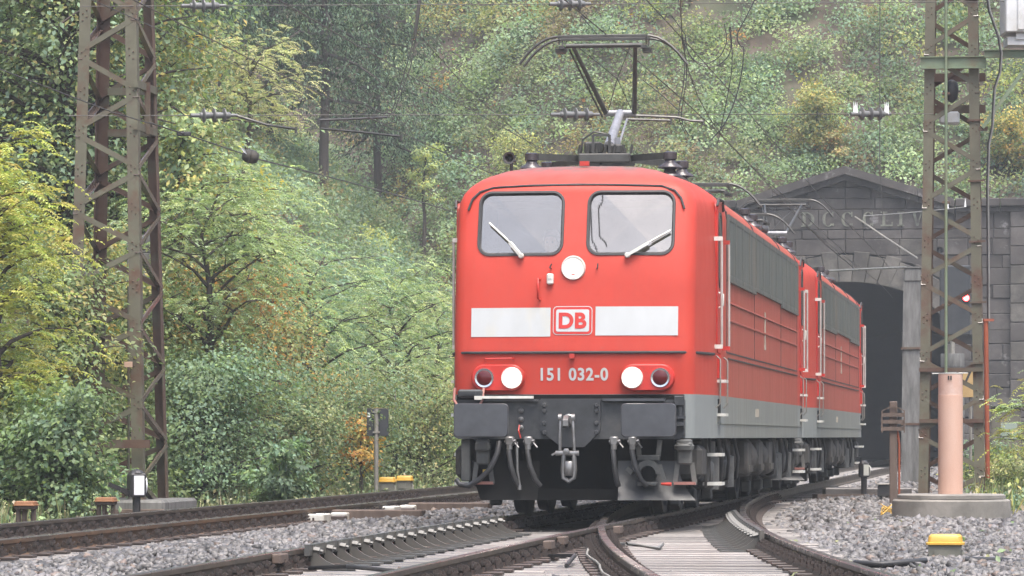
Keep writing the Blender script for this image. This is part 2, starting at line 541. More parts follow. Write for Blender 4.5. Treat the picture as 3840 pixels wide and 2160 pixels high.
M['stone_light'] = mat('washed_sandstone', (0.10, 0.092, 0.080), (0.058, 0.054, 0.05), 1.3, 0.85, var=0.25, c3=(0.16, 0.15, 0.135), scale3=0.8, bump=0.5, bscale=6, c4=(0.035, 0.034, 0.034), scale4=1.1, p4=(0.50, 0.66))
M['mortar'] = mat('dark_mortar', (0.032, 0.030, 0.030), (0.024, 0.022, 0.022), 3, 0.95)
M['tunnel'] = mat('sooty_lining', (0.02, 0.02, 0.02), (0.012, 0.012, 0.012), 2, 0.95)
M['letter'] = mat('worn_pale_letter', (0.22, 0.23, 0.185), (0.075, 0.072, 0.065), 3.2, 0.7)
M['lichen'] = mat('chalky_stain', (0.30, 0.29, 0.29), (0.2, 0.19, 0.19), 5, 0.9)
M['skin'] = mat('skin', (0.45, 0.24, 0.17), (0.40, 0.21, 0.15), 8, 0.5)
M['shirt'] = mat('navy_shirt', (0.03, 0.04, 0.07), (0.022, 0.03, 0.055), 8, 0.8)
M['hair'] = mat('brown_hair', (0.06, 0.04, 0.025), (0.04, 0.028, 0.018), 12, 0.7)
# ------------------------------------------------------------------ terrain
def vnoise(x, y, seed=0):
    """smooth value noise, numpy arrays in, about -1..1 out"""
    x = np.asarray(x, float); y = np.asarray(y, float)
    xi = np.floor(x).astype(np.int64); yi = np.floor(y).astype(np.int64)
    xf = x - xi; yf = y - yi
    def h(a, b):
        n = (a * 374761393 + b * 668265263 + seed * 982451653) & 0x7fffffff
        n = ((n ^ (n >> 13)) * 1274126177) & 0x7fffffff
        return ((n ^ (n >> 16)) & 0xffff) / 32767.5 - 1
    u = xf * xf * (3 - 2 * xf); v = yf * yf * (3 - 2 * yf)
    return (h(xi, yi) * (1 - u) + h(xi + 1, yi) * u) * (1 - v) + (h(xi, yi + 1) * (1 - u) + h(xi + 1, yi + 1) * u) * v


def fbm(x, y, seed=0, o=4):
    r, a = 0, 0.5
    for i in range(o):
        r = r + a * vnoise(x * 2 ** i, y * 2 ** i, seed + i * 17); a *= 0.55
    return r


PORTAL_S = 88.2


def hill_h(s, t):
    s = np.asarray(s, float); t = np.asarray(t, float)
    dl = np.maximum(0, -(t + 8.2))
    bank = 0.86 * dl * dl / (dl + 1.2)
    dr = np.maximum(0, t - 13.0)  # unseen right bank, added and kept low for the light on the train's side
    bank = bank + 0.42 * dr * dr / (dr + 3.0)
    k = np.clip((s - 89.0) / 0.5, 0, 1)
    over = np.where(s > 88.9, 8.35 * k + 0.72 * np.maximum(0, s - 89.5) - 0.95 * np.maximum(0, -9.5 - t), -1)
    h = np.maximum(bank, over)
    nz = fbm(s * 0.16, t * 0.16, 3) * 0.9 + fbm(s * 0.6, t * 0.6, 9) * 0.25
    am = np.clip(h / 2.0, 0, 1)
    am = np.where((t > -10) & (t < 9) & (s < 92), am * 0.2, am)
    return h + nz * am - 0.42


def arr_tp(s, t, z):
    p = np.empty(s.shape + (3,))
    p[..., 0] = O.x + U.x * s + W.x * t
    p[..., 1] = O.y + U.y * s + W.y * t
    p[..., 2] = z
    return p


def grid_obj(name, ss, tt, hf, m, drop=None, kind='structure'):
    s, t = np.meshgrid(ss, tt, indexing='ij')
    P = arr_tp(s, t, hf(s, t)).reshape(-1, 3)
    nt_ = len(tt)
    fs = []
    for i in range(len(ss) - 1):
        for j in range(nt_ - 1):
            if drop and drop((ss[i] + ss[i + 1]) / 2, (tt[j] + tt[j + 1]) / 2): continue
            a = i * nt_ + j
            fs.append((a, a + nt_, a + nt_ + 1, a + 1))
    me = bpy.data.meshes.new(name)
    me.from_pydata(P.tolist(), [], fs)
    me.materials.append(m)
    me.polygons.foreach_set('use_smooth', [True] * len(fs))
    o = link(bpy.data.objects.new(name, me))
    if me.polygons and me.polygons[0].normal.z < 0: me.flip_normals()
    return tag(o, kind=kind)


g = MB()
g.add([(-300, -100, -0.47), (300, -100, -0.47), (300, 600, -0.47), (-300, 600, -0.47)], [(0, 1, 2, 3)])
ground = g.build('ground', M['dirt'], fix=False)
tag(ground, 'brown trackside ground under the ballast and weeds', kind='structure')

ss = np.concatenate([np.arange(-40, 86, 1.6), [87.2, 88.9, 89.1, 89.5], np.arange(90.5, 230, 1.6)])
tt = np.concatenate([np.arange(-95, -9, 1.5), [-8.2, -8.0, -6.4, -4.8, -3.2, -1.6, 0, 1.6, 3.2, 4.8, 6.4, 7.5], np.arange(8.2, 90, 2.0)])
hill = grid_obj('hillside', ss, tt, hill_h, M['soil'], drop=lambda s, t: (-8.1 < t < 7.4 and s < 89.45) or (s < 89.45 and 88.8 < s and -9.6 < t < 9))
tag(hill, 'steep brown wooded hillside above the track and tunnel')


def ballast_h(s, t):
    s = np.asarray(s, float); t = np.asarray(t, float)
    tc = np.where(s >= 23.8, 0, (23.8 - s) ** 2 / 512.0)
    h = np.full(s.shape, -0.225)
    h = h + 0.075 * np.exp(-((t + 2.3) / 0.85) ** 2)
    h = h + 0.05 * np.clip((t - tc - 1.35) / 0.5, 0, 1)
    h = h - 0.25 * np.clip((-t - 6.0) / 1.1, 0, 1.4)
    return h + fbm(s * 1.1, t * 1.1, 5) * 0.018


bed = grid_obj('ballast_bed', np.arange(-26, 131, 0.5), np.arange(-7.25, 7.3, 0.25), ballast_h, M['ballast_bed'])
tag(bed, 'dark grey ballast bed carrying the railway tracks')

# ------------------------------------------------------------------ tracks
RAIL_PROF = [(-0.035, 0), (-0.028, 0.0), (0.028, 0.0), (0.035, -0.006), (0.035, -0.038), (0.010, -0.052), (0.010, -0.125), (0.068, -0.145), (0.068, -0.155), (-0.068, -0.155), (-0.068, -0.145), (-0.010, -0.125), (-0.010, -0.052), (-0.035, -0.038), (-0.035, -0.006)][1:]


def sweep(mb, pts, prof, top_faces=()):
    """sweep a closed profile (across, up) along (s, t) points"""
    n = len(prof)
    P = [TP(s, t) for s, t in pts]
    vs = []
    for i, p in enumerate(P):
        d = (P[min(i + 1, len(P) - 1)] - P[max(0, i - 1)]).normalized()
        x = d.cross(Vector((0, 0, 1)))
        for a, b in prof: vs.append(p + x * a + Vector((0, 0, b)))
    b0 = len(mb.v)
    mb.v += [tuple(v) for v in vs]
    for i in range(len(P) - 1):
        for k in range(n):
            k2 = (k + 1) % n
            mb.f.append([b0 + i * n + k, b0 + i * n + k2, b0 + (i + 1) * n + k2, b0 + (i + 1) * n + k])
            mb.m.append(1 if k in top_faces else 0)
    mb.f.append([b0 + k for k in range(n)]); mb.m.append(0)
    mb.f.append([b0 + (len(P) - 1) * n + k for k in range(n)][::-1]); mb.m.append(0)


def rail(parent, fn, s0, s1, dz=0.0, name='rail', ds=0.8, side='rail_side'):
    mb = MB()
    k = max(2, int((s1 - s0) / ds))
    sweep(mb, [(s0 + (s1 - s0) * i / k, fn(s0 + (s1 - s0) * i / k)) for i in range(k + 1)], [(a, b + dz) for a, b in RAIL_PROF], (0, 1, 12, 13))
    return mb.build(name, [M[side], M['rail_top']], parent, smooth=35)


def sleeper_mesh(half):
    mb = MB()
    mb.chbox(-half, half, -0.13, 0.13, -0.16, 0, 0.015)
    me = mb.mesh('sleeper', [M['sleeper'], M['sleeper_side']])
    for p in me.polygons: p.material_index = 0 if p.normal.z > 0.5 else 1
    return me


SLP = {}


def sleeper(parent, s, tcen, half, rz=0.0):
    key = round(half, 1)
    if key not in SLP: SLP[key] = sleeper_mesh(key)
    p = TP(s, tcen, -0.163 + random.uniform(-.004, .003))
    inst('sleeper', SLP[key], parent, p, (random.uniform(-.01, .01), random.uniform(-.003, .003), -YAW + rz + random.uniform(-.008, .008)))


def clip_mesh():
    mb = MB()
    mb.chbox(-0.075, 0.15, -0.075, 0.075, -0.012, 0.012, 0.004)          # ribbed base plate
    mb.box(0.0, 0.02, -0.07, 0.07, 0.012, 0.045)
    pts = [(-0.035 + 0.062 * (1 - math.cos(a)) / 1.0 * 0.62, 0, 0.020 + 0.048 * math.sin(a)) for a in [PI * i / 6 for i in range(7)]]
    for a, b in zip(pts[:-1], pts[1:]): mb.bar(a, b, 0.075, 0.014, up=(0, 1, 0))
    mb.lathe((0.003, 0, 0.06), (0, 0, 1), [(0.022, 0), (0.022, 0.022), (0.011, 0.024), (0.011, 0.05)], 6)
    return mb.mesh('rail_clip', M['clip'])


CLIP = clip_mesh()


def clips(parent, fn, s_list, sides=(-1, 1)):
    for s in s_list:
        for sd_ in sides:
            e = 0.02
            rot = -YAW - (fn(s + e) - fn(s - e)) / (2 * e)
            inst('rail_clip', CLIP, parent, TP(s, fn(s) + 0.085 * sd_, -0.148), (0, 0, rot if sd_ > 0 else rot + PI))


SL = [round(-21.6 + 0.6 * i, 2) for i in range(184)]        # sleeper places
trackA = empty('railway_track', TP(0, 0), 0, 'straight railway track on wooden sleepers under the two red locomotives', kind='structure')
trackB = empty('railway_track', TP(0, -4.42), 0, 'railway track in front of the left lattice tower and bushes', kind='structure')
trackC = empty('railway_track', TP(0, 2), 0, 'railway track curving out of the turnout to the lower right', kind='structure')
for tr in (trackA, trackB, trackC):
    tr.location = (0, 0, 0)
rail(trackA, lambda s: tA(s) - 0.753, -26, 128)
rail(trackA, lambda s: tA(s) + 0.753, -26, 128)
rail(trackB, lambda s: tB(s) - 0.753, -26, 128)
rail(trackB, lambda s: tB(s) + 0.753, -26, 6, side='rail_rust')
rail(trackB, lambda s: tB(s) + 0.753, 6.006, 128)
rail(trackC, lambda s: tC(s) - 0.753, -26, 22.6, -0.004)
rail(trackC, lambda s: tC(s) + 0.753, -26, 22.6, -0.004)
for s in SL:
    sleeper(trackB, s, tB(s), 1.3)
    if s < -11.5:
        sleeper(trackA, s, tA(s), 1.3)
        sleeper(trackC, s, tC(s), 1.3, 0.10)
    elif s < 21:
        sleeper(trackA, s, (tA(s) + tC(s)) / 2, 1.3 + (tC(s) - tA(s)) / 2)
    else:
        sleeper(trackA, s, 0, 1.3)
near = [s for s in SL if s < 12]
clips(trackA, lambda s: tA(s) - 0.753, near)
clips(trackA, lambda s: tA(s) + 0.753, [s for s in SL if s < 21])
clips(trackB, lambda s: tB(s) + 0.753, [s for s in SL if s < 22])
clips(trackB, lambda s: tB(s) - 0.753, [s for s in SL if -8 < s < 22], (1,))
clips(trackC, lambda s: tC(s) - 0.753, [s for s in SL if s < 1])
clips(trackC, lambda s: tC(s) + 0.753, [s for s in SL if s < 16])


# guard rails on ribbed brackets
def guard(parent, fn, s0, s1, side):
    mb = MB()
    k = 14
    fn2 = lambda s: fn(s) + side * 0.085
    sweep(mb, [(s0 + (s1 - s0) * i / k, fn2(s0 + (s1 - s0) * i / k) + side * (0.05 * max(0, abs(2 * i / k - 1) - .7))) for i in range(k + 1)], [(-0.02, 0.03), (0.02, 0.03), (0.022, -0.055), (-0.022, -0.055)])
    grail = mb.build('guard_rail', M['rail_wet'], parent)
    me = MB()
    prof = [(0, 0.028), (0.03, 0.028)] + [(0.03 + 0.30 * (1 - math.cos(a)), -0.15 + 0.178 * (1 - math.sin(a)) ) for a in [PI / 2 * i / 6 for i in range(1, 7)]] + [(0.33, -0.160), (0, -0.160)]
    me.prism(prof, -0.016, 0.016, lambda p, q, h: (p, h, q))
    me.box(0.10, 0.36, -0.09, 0.09, -0.163, -0.147)
    me.lathe((0.02, 0, -0.01), (1, 0, -0.2), [(0.028, 0), (0.028, 0.05), (0.014, 0.052), (0.014, 0.075)], 6)
    ms = me.mesh('guard_bracket', M['rail_wet'])
    s = s0 + 0.15
    while s < s1:
        e = 0.05
        rot = -YAW - (fn(s + e) - fn(s - e)) / (2 * e)
        inst('guard_bracket', ms, parent, TP(s, fn2(s) + side * 0.02, 0), (0, 0, rot if side > 0 else rot + PI))
        s += 0.6
    return grail


guard(trackA, lambda s: tA(s) - 0.753, -12.2, -1.0, 1)
guard(trackC, lambda s: tC(s) + 0.753, -7.2, 2.6, -1)
# check blocks and bolted joint pieces on rails
mb = MB()
for dx in (0,): mb.chbox(-0.035, 0.035, -0.15, 0.15, -0.06, 0.012, 0.008)
blk = mb.mesh('rail_block', M['wood_post'])
for s, fn, off, par in ((-7.9, lambda s: tA(s) + .753, .075, trackA), (-9.3, lambda s: tA(s) + .753, .12, trackA), (-13.2, lambda s: tA(s) - .753, .075, trackA), (-3.9, lambda s: tC(s) - .753, .16, trackC)):
    inst('rail_block', blk, par, TP(s, fn(s) + off, -0.02), (0, 0, -YAW))
# joint braces on the web of the left track's nearer rail
mb = MB(); mb.box(-0.01, 0.012, -0.02, 0.02, -0.135, -0.03)
brc = mb.mesh('web_brace', M['black'])
for s in [x for x in SL if -12 < x < 4]:
    inst('web_brace', brc, trackB, TP(s + 0.3, tB(s) + 0.753 + 0.022, 0), (0, 0, -YAW))
# point machine rods and switch gear between the left rails
def switch_box(s, t, lx, ly, h, m, name, rz=0.0, z=-0.19):
    mb = MB(); mb.chbox(-lx / 2, lx / 2, -ly / 2, ly / 2, 0, h, 0.012)
    o = mb.build(name, m, trackB); o.location = TP(s, t, z); o.rotation_euler = (0, 0, -YAW + rz); return o
for s, t in ((5.4, -3.0), (10.6, -2.9)):
    switch_box(s, t, 1.1, 0.35, 0.16, M['wood_post'], 'switch_rod_cover')
for s, t in ((4.4, -3.55), (9.6, -3.55)):
    switch_box(s, t, 0.20, 0.5, 0.13, M['cream'], 'insulating_plate')
    switch_box(s + .9, t + .12, 0.20, 0.5, 0.13, M['cream'], 'insulating_plate')
    switch_box(s + .45, t, 0.5, 0.16, 0.10, M['clip'], 'switch_rod')
# jumper cables lying by the frog
for pts in ([(-6.2, 1.05), (-6.9, 1.3), (-6.5, 1.55), (-5.6, 1.5)], [(-9.6, .95), (-10.4, 1.25), (-11.4, 1.3)], [(-12.9, -.45), (-13.3, -.1), (-13.0, .3)]):
    mb = MB()
    mb.tube([TP(s, t, -0.125 + 0.03 * math.sin(i * 2)) for i, (s, t) in enumerate(pts)], 0.018, 6)
    mb.build('jumper_cable', M['cable'] if pts[0][0] < -9 else M['wire_light'], trackC, smooth=60)
mb = MB()
lead = []
for i in range(14):
    s = -19.5 + i * 0.85
    lead.append(TP(s, tC(s) - 0.753 - 0.16 - 0.02 * math.sin(i * 1.3), -0.10))
mb.tube(lead, 0.011, 6)
mb.build('earth_cable', M['post'], trackC, smooth=60)


# ------------------------------------------------------------------ ballast stones
def stone_cloud(name, s, t, size, colr, par=None):
    n = len(s)
    base = np.array([(x, y, z) for x in (-1, 1) for y in (-1, 1) for z in (-1, 1)], float)
    V = np.repeat(base[None], n, 0) * (1 + rng.uniform(-0.42, 0.25, (n, 8, 3)))
    V *= np.stack([rng.uniform(0.55, 1.25, n), rng.uniform(0.5, 1.0, n), rng.uniform(0.35, 0.75, n)], 1)[:, None, :] * (size * 0.5)[:, None, None]
    a, b, c = rng.uniform(0, 6.28, n), rng.normal(0, 0.45, n), rng.normal(0, 0.45, n)
    ca, sa, cb, sb, cc, sc = np.cos(a), np.sin(a), np.cos(b), np.sin(b), np.cos(c), np.sin(c)
    Rm = np.empty((n, 3, 3))
    Rm[:, 0] = np.stack([ca * cb, ca * sb * sc - sa * cc, ca * sb * cc + sa * sc], 1)
    Rm[:, 1] = np.stack([sa * cb, sa * sb * sc + ca * cc, sa * sb * cc - ca * sc], 1)
    Rm[:, 2] = np.stack([-sb, cb * sc, cb * cc], 1)
    V = np.einsum('nij,nkj->nki', Rm, V)
    P = arr_tp(s, t, ballast_h(s, t) + size * rng.uniform(0.0, 0.35, n))
    V = (V + P[:, None, :]).reshape(-1, 3)
    q = np.array([(0, 1, 3, 2), (4, 6, 7, 5), (0, 4, 5, 1), (2, 3, 7, 6), (0, 2, 6, 4), (1, 5, 7, 3)])
    Fq = (q[None] + (np.arange(n) * 8)[:, None, None]).reshape(-1)
    return raw_mesh(name, V, Fq, 4, np.repeat(colr, 8, 0), M['stone_stuff'], par)


def raw_mesh(name, V, idx, k, C, m, par=None):
    me = bpy.data.meshes.new(name)
    nf = len(idx) // k
    me.vertices.add(len(V)); me.loops.add(len(idx)); me.polygons.add(nf)
    me.vertices.foreach_set('co', np.ascontiguousarray(V, np.float32).reshape(-1))
    me.loops.foreach_set('vertex_index', np.ascontiguousarray(idx, np.int32))
    me.polygons.foreach_set('loop_start', np.arange(0, nf * k, k, dtype=np.int32))
    me.update(calc_edges=True)
    at = me.attributes.new('Col', 'FLOAT_COLOR', 'POINT')
    cc = np.ones((len(V), 4), np.float32); cc[:, :3] = C
    at.data.foreach_set('color', cc.reshape(-1))
    me.materials.append(m)
    return link(bpy.data.objects.new(name, me), par)


def rail_clear(s, t):
    """distance from the nearest rail"""
    fa = np.where(s < 0, 3.5e-4 * s * s, 0)
    fb = -4.42 + np.where(s < 0, 3.0e-4 * s * s, 0)
    fc = np.where(s >= 23.8, 0, (23.8 - s) ** 2 / 512.0)
    d = np.full(s.shape, 9.0)
    for f in (fa, fb, fc):
        for k in (-.753, .753): d = np.minimum(d, np.abs(t - f - k))
    inside = (np.abs(t - fa) < 1.12) | (np.abs(t - fc) < 1.15)
    insb = np.abs(t - fb) < 1.0
    return d, inside, insb


def stones(n, s0, s1, sz0, sz1):
    s = rng.uniform(s0, s1, n); t = rng.uniform(-6.9, 6.6, n)
    d, ins, insb = rail_clear(s, t)
    # keep what is in or near the view
    P = arr_tp(s, t, np.zeros(n))
    inv = np.abs(P[:, 0] / np.maximum(P[:, 1], 1)) < 0.16
    keep = (d > 0.10) & inv & (~ins | (rng.random(n) < 0.10)) & (~insb | (rng.random(n) < 0.5))
    # gaps between sleepers keep their stones inside the gauge
    s, t = s[keep], t[keep]
    n = len(s)
    size = rng.uniform(sz0, sz1, n)
    g = rng.uniform(0.05, 0.20, n) * (1 + 0.25 * fbm(s * 0.5, t * 0.5, 31))
    colr = np.stack([g * 1.03, g * 0.985, g * rng.uniform(0.93, 1.0, n)], 1)
    br = rng.random(n) < 0.08
    colr[br] = colr[br] * np.array([1.05, 0.85, 0.72])
    return s, t, size, colr


parts = [stones(58000, -21, 0, 0.032, 0.082), stones(28000, 0, 26, 0.06, 0.11), stones(8000, 26, 86, 0.10, 0.16)]
bs = stone_cloud('ballast', *[np.concatenate([p[i] for p in parts]) for i in range(4)])
tag(bs, 'loose wet grey ballast stones around the tracks', 'ballast', kind='stuff')

# ------------------------------------------------------------------ tunnel portal
PA, PB, PSP = 3.30, 1.75, 4.15       # half width and rise of the arch, springing height
portal = empty('tunnel_portal', TP(PORTAL_S, -1.42), -YAW, 'sooty sandstone tunnel portal with a low gable and Roman numerals', 'tunnel portal')


def ring_x(z, grow):
    """half width of the arch ring grown outwards, at height z"""
    if z <= PSP: return PA + grow
    k = (z - PSP) / (PB + grow)
    return 0.0 if k >= 1 else (PA + grow) * math.sqrt(1 - k * k)


def gable(x):
    return 9.42 - 0.31 * abs(x) if abs(x) < 3.35 else 8.38


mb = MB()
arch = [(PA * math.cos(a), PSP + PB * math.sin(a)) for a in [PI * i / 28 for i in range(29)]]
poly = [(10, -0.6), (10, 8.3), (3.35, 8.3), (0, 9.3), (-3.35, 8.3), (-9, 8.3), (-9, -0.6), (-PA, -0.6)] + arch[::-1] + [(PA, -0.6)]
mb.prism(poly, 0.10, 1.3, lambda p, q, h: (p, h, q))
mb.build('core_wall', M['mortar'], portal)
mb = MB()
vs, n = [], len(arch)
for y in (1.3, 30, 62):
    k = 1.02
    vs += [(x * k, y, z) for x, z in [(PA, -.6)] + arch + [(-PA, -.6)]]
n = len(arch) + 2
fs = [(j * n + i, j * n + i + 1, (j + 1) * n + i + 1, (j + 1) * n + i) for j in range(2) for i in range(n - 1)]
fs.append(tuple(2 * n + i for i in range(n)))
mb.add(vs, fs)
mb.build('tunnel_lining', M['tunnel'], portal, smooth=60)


def block(pts, depth=0.5, proud=0.0, light=False, name='stone'):
    """stone with the front outline pts (x, z)"""
    mb = MB()
    cx = sum(p[0] for p in pts) / len(pts); cz = sum(p[1] for p in pts) / len(pts)
    g = 0.006
    ins = [(p[0] + (g if p[0] < cx else -g), p[1] + (g if p[1] < cz else -g)) for p in pts]
    inn = [(p[0] + (0.018 if p[0] < cx else -0.018), p[1] + (0.018 if p[1] < cz else -0.018)) for p in ins]
    m = len(pts)
    v = [(x, -proud, z) for x, z in inn] + [(x, -proud + 0.02, z) for x, z in ins] + [(x, depth, z) for x, z in ins]
    f = [tuple(range(m))] + [(i, (i + 1) % m, (i + 1) % m + m, i + m) for i in range(m)] + [(i + m, (i + 1) % m + m, (i + 1) % m + 2 * m, i + 2 * m) for i in range(m)]
    mb.add(v, f)
    o = mb.build(name, M['stone_light'] if light else M['stone'], portal)
    return o


rb = random.Random(3)
for k in range(25):                                   # arch stones
    a0, a1 = PI * k / 25, PI * (k + 1) / 25
    grow = 0.9 + (0.12 if k % 2 else 0)
    if math.degrees(a0) > 150: continue
    pts = [((PA) * math.cos(a0), PSP + PB * math.sin(a0)), ((PA + grow) * math.cos(a0), PSP + (PB + grow) * math.sin(a0)), ((PA + grow) * math.cos(a1), PSP + (PB + grow) * math.sin(a1)), (PA * math.cos(a1), PSP + PB * math.sin(a1))]
    block(pts, 0.9, 0.05 + rb.uniform(0, .03), True, 'arch_stone')
z = -0.45
row = 0
while z < 7.55:                                       # coursed stones
    h = rb.choice((0.44, 0.5, 0.54))
    if z + h > 7.4: h = 7.62 - z
    for side in (1, -1):
        x = max(ring_x(z, 0.96 if z > PSP - .3 else 0), ring_x(z + h, 0.96 if z > PSP - .3 else 0)) if z > PSP - 1 else PA
        xa0, xa1 = ring_x(z, 0.95 if z >= PSP else 0), ring_x(z + h, 0.95 if z + h > PSP else 0)
        if z < PSP <= z + h: xa0 = xa1 = PA + 0.95
        lim = 9.5 if side > 0 else 5.6
        x = max(xa0, xa1)
        first = True
        nx = x + rb.uniform(0.5, 1.3)
        while x < lim:
            x0a, x0b = (xa0, xa1) if first else (x, x)
            if first and x0a < 0.02 and x0b < 0.02: x0a = x0b = 0.0
            left = [(x0b * side, z + h)]
            if first and z + h > PSP:
                nx = max(nx, max(xa0, xa1) + .35)
                left = [(max(ring_x(z + h * q, 0.95) if z + h * q >= PSP else PA + .95, 0.0) * side, z + h * q) for q in (1, .84, .68, .5, .34, .17)]
            pts = [(x0a * side, z), (nx * side, z), (nx * side, z + h)] + left
            block(pts, 0.4, rb.uniform(-0.035, 0.035), rb.random() < (0.16 if nx < 4.5 else 0.08))
            first = False
            x = nx
            nx = x + rb.uniform(0.7, 1.5)
    z += h
x = -5.5
while x < 9.4:                                        # inscription band
    w = rb.uniform(1.2, 1.9)
    block([(x, 7.62), (x + w, 7.62), (x + w, 8.28), (x, 8.28)], 0.4, 0.01 + rb.uniform(0, .012))
    x += w
zz = 8.28
while zz < 9.2:                                       # gable field
    h = 0.36
    for side in (1, -1):
        x = 0
        while True:
            e0, e1 = (9.36 - zz) / 0.31, max(0, (9.36 - zz - h) / 0.31)
            if x >= e0 - 0.05: break
            nx = x + rb.uniform(0.8, 1.3)
            b0, b1 = min(nx, e0), min(nx, e1)
            if b1 <= x: b1 = x + 0.01
            block([(x * side, zz), (b0 * side, zz), (b1 * side, zz + h), (x * side, zz + h)], 0.4, rb.uniform(-.02, .01))
            x = nx
    zz += h
for side in (1, -1):                                  # raking cornice in pieces, level coping beyond it
    for k in range(3):
        x0, x1 = 3.55 * k / 3, 3.55 * (k + 1) / 3 - 0.015
        for lo, hi, pr, nm in ((0.0, 0.26, 0.42, 'cornice_stone'), (-0.20, -0.004, 0.24, 'cornice_moulding')):
            zf = lambda xx: 9.42 - 0.31 * xx
            mb = MB()
            P4 = [(x0 * side, zf(x0) + lo), (x1 * side, zf(x1) + lo), (x1 * side, zf(x1) + hi), (x0 * side, zf(x0) + hi)]
            mb.prism(P4, -pr, 0.9 - 0.1 * (nm[-1] == 'g'), lambda p, q, h: (p, h, q))
            mb.build(nm, M['stone'], portal)
    x = 3.56
    while x < (9.5 if side > 0 else 5.5):
        w = rb.uniform(1.1, 1.7)
        mb = MB()
        mb.chbox(min(x * side, (x + w) * side) + .01, max(x * side, (x + w) * side) - .01, -0.32, 0.85, 8.33, 8.60, 0.03)
        mb.chbox(min(x * side, (x + w) * side) + .01, max(x * side, (x + w) * side) - .01, -0.18, 0.8, 8.15, 8.328, 0.03)
        mb.build('coping_stone', M['stone'], portal)
        x += w
for zz in [x * 0.62 - 0.4 for x in range(14)]:        # pilaster at the right
    mb = MB(); mb.chbox(5.35, 6.05, -0.16, 0.3, zz + .01, zz + .61, 0.02)
    mb.build('pilaster_stone', M['stone_light'] if rb.random() < .35 else M['stone'], portal)


# Roman numerals
def letter(ch, x0, w, z0, h):
    mb = MB()
    y0, y1 = -0.055, 0.03
    th, tn = 0.095, 0.045
    def bx(a, b, c, d): mb.box(x0 + a, x0 + b, y0, y1, z0 + c, z0 + d)
    def quad(p): mb.prism(p, y0, y1, lambda a, b, hh: (x0 + a, hh, z0 + b))
    def arc(cx, cz, rx, rz, a0, a1, t0=0.03, t1=0.10, n=14):
        for i in range(n):
            b0, b1 = a0 + (a1 - a0) * i / n, a0 + (a1 - a0) * (i + 1) / n
            m0, m1 = (t0 + (t1 - t0) * abs(math.cos(b0))), (t0 + (t1 - t0) * abs(math.cos(b1)))
            quad([(cx + (rx - m0) * math.cos(b0), cz + (rz - m0 * .6) * math.sin(b0)), (cx + rx * math.cos(b0), cz + rz * math.sin(b0)), (cx + rx * math.cos(b1), cz + rz * math.sin(b1)), (cx + (rx - m1) * math.cos(b1), cz + (rz - m1 * .6) * math.sin(b1))])
    if ch == 'D':
        bx(.05, .05 + th, 0, h); bx(0, .19, 0, tn); bx(0, .19, h - tn, h)
        arc(.15, h / 2, w - .15, h / 2, -PI / 2, PI / 2)
    elif ch == 'C':
        arc(w / 2, h / 2, w / 2, h / 2, R(48), R(318))
        bx(w - .07, w - .03, h * .66, h * 1.0); bx(w - .06, w - .02, 0.02, h * .22)
    elif ch == 'L':
        bx(.06, .06 + th, 0, h); bx(0, .22, h - tn, h); bx(0, w, 0, tn + .01); bx(w - .05, w, 0, h * .3)
    elif ch == 'I':
        bx(w / 2 - th / 2, w / 2 + th / 2, 0, h); bx(w / 2 - .11, w / 2 + .11, 0, tn); bx(w / 2 - .11, w / 2 + .11, h - tn, h)
    elif ch == 'V':
        quad([(0.02, h), (.02 + th, h), (w / 2 + .02, 0.0), (w / 2 - .03, 0.0)]); quad([(w - .06, h), (w - .015, h), (w / 2 + .03, 0.0), (w / 2 - .02, 0)])
        bx(-.04, .17, h - tn, h); bx(w - .13, w + .04, h - tn, h)
    o = mb.build('numeral', M['letter'], portal)
    o['label'] = 'worn pale carved letter ' + ch


for ch, xp, wp in (('D', 3003, 50), ('C', 3083, 45), ('C', 3155, 45), ('C', 3235, 42), ('L', 3303, 46), ('I', 3365, 28), ('V', 3420, 42)):
    Xw = (xp - 1920) * 130 / F; Yw = 130.0
    s_, t_ = ST(Xw, Yw)
    letter(ch, t_ + 1.42, wp / 114.6, 7.72, 0.48)
# ------------------------------------------------------------------ locomotives
def lerp_tab(z, tab):
    if z <= tab[0][0]: return tab[0][1]
    for (a, b), (c, d) in zip(tab[:-1], tab[1:]):
        if z <= c: return b + (d - b) * (z - a) / (c - a)
    return tab[-1][1]


HALF = 1.433
FRONT = [(0.84, 0.05), (1.31, 0.03), (1.755, 0.0), (2.0, 0.025), (2.5, 0.085), (2.78, 0.125), (3.52, 0.36), (3.60, 0.42), (3.68, 0.53), (3.75, 0.72), (3.80, 0.98), (3.83, 1.3), (3.842, 1.7)]
WID = [(0.84, HALF), (3.30, HALF), (3.40, 1.415), (3.48, 1.375), (3.56, 1.30), (3.63, 1.20), (3.69, 1.07), (3.75, 0.90), (3.80, 0.68), (3.83, 0.44), (3.842, 0.26)]
FXR = 1.30 / HALF


def front_y(z, x=0.0):
    fx = FXR * lerp_tab(z, WID)
    return lerp_tab(z, FRONT) + 0.075 * min(1, abs(x) / fx) ** 2


def ring(z):
    hw, yf = lerp_tab(z, WID), lerp_tab(z, FRONT)
    fx = FXR * hw
    rc = 0.17 * hw / HALF
    q = [(k * (fx - rc), yf + 0.075 * (k * (fx - rc) / fx) ** 2) for k in (0.0, 0.25, 0.5, 0.75, 0.92)]
    yc = yf + 0.07 + rc
    for a in (-75, -55, -35, -15):
        q.append((fx - rc + rc * math.cos(R(a)), yc + rc * math.sin(R(a))))
    ye = min(yf + 1.35, 2.72)
    for k in (0.0, 0.35, 0.7, 1.0):
        q.append((fx + (hw - fx) * (1 - (1 - k) ** 1.5), yc + (ye - yc) * k))
    q.append((hw, 2.75)); q.append((hw, 6.0))
    front = [(-x, y) for x, y in q[:0:-1]] + q
    back = [(x, LOCO_L - y) for x, y in front][::-1]
    return front + back


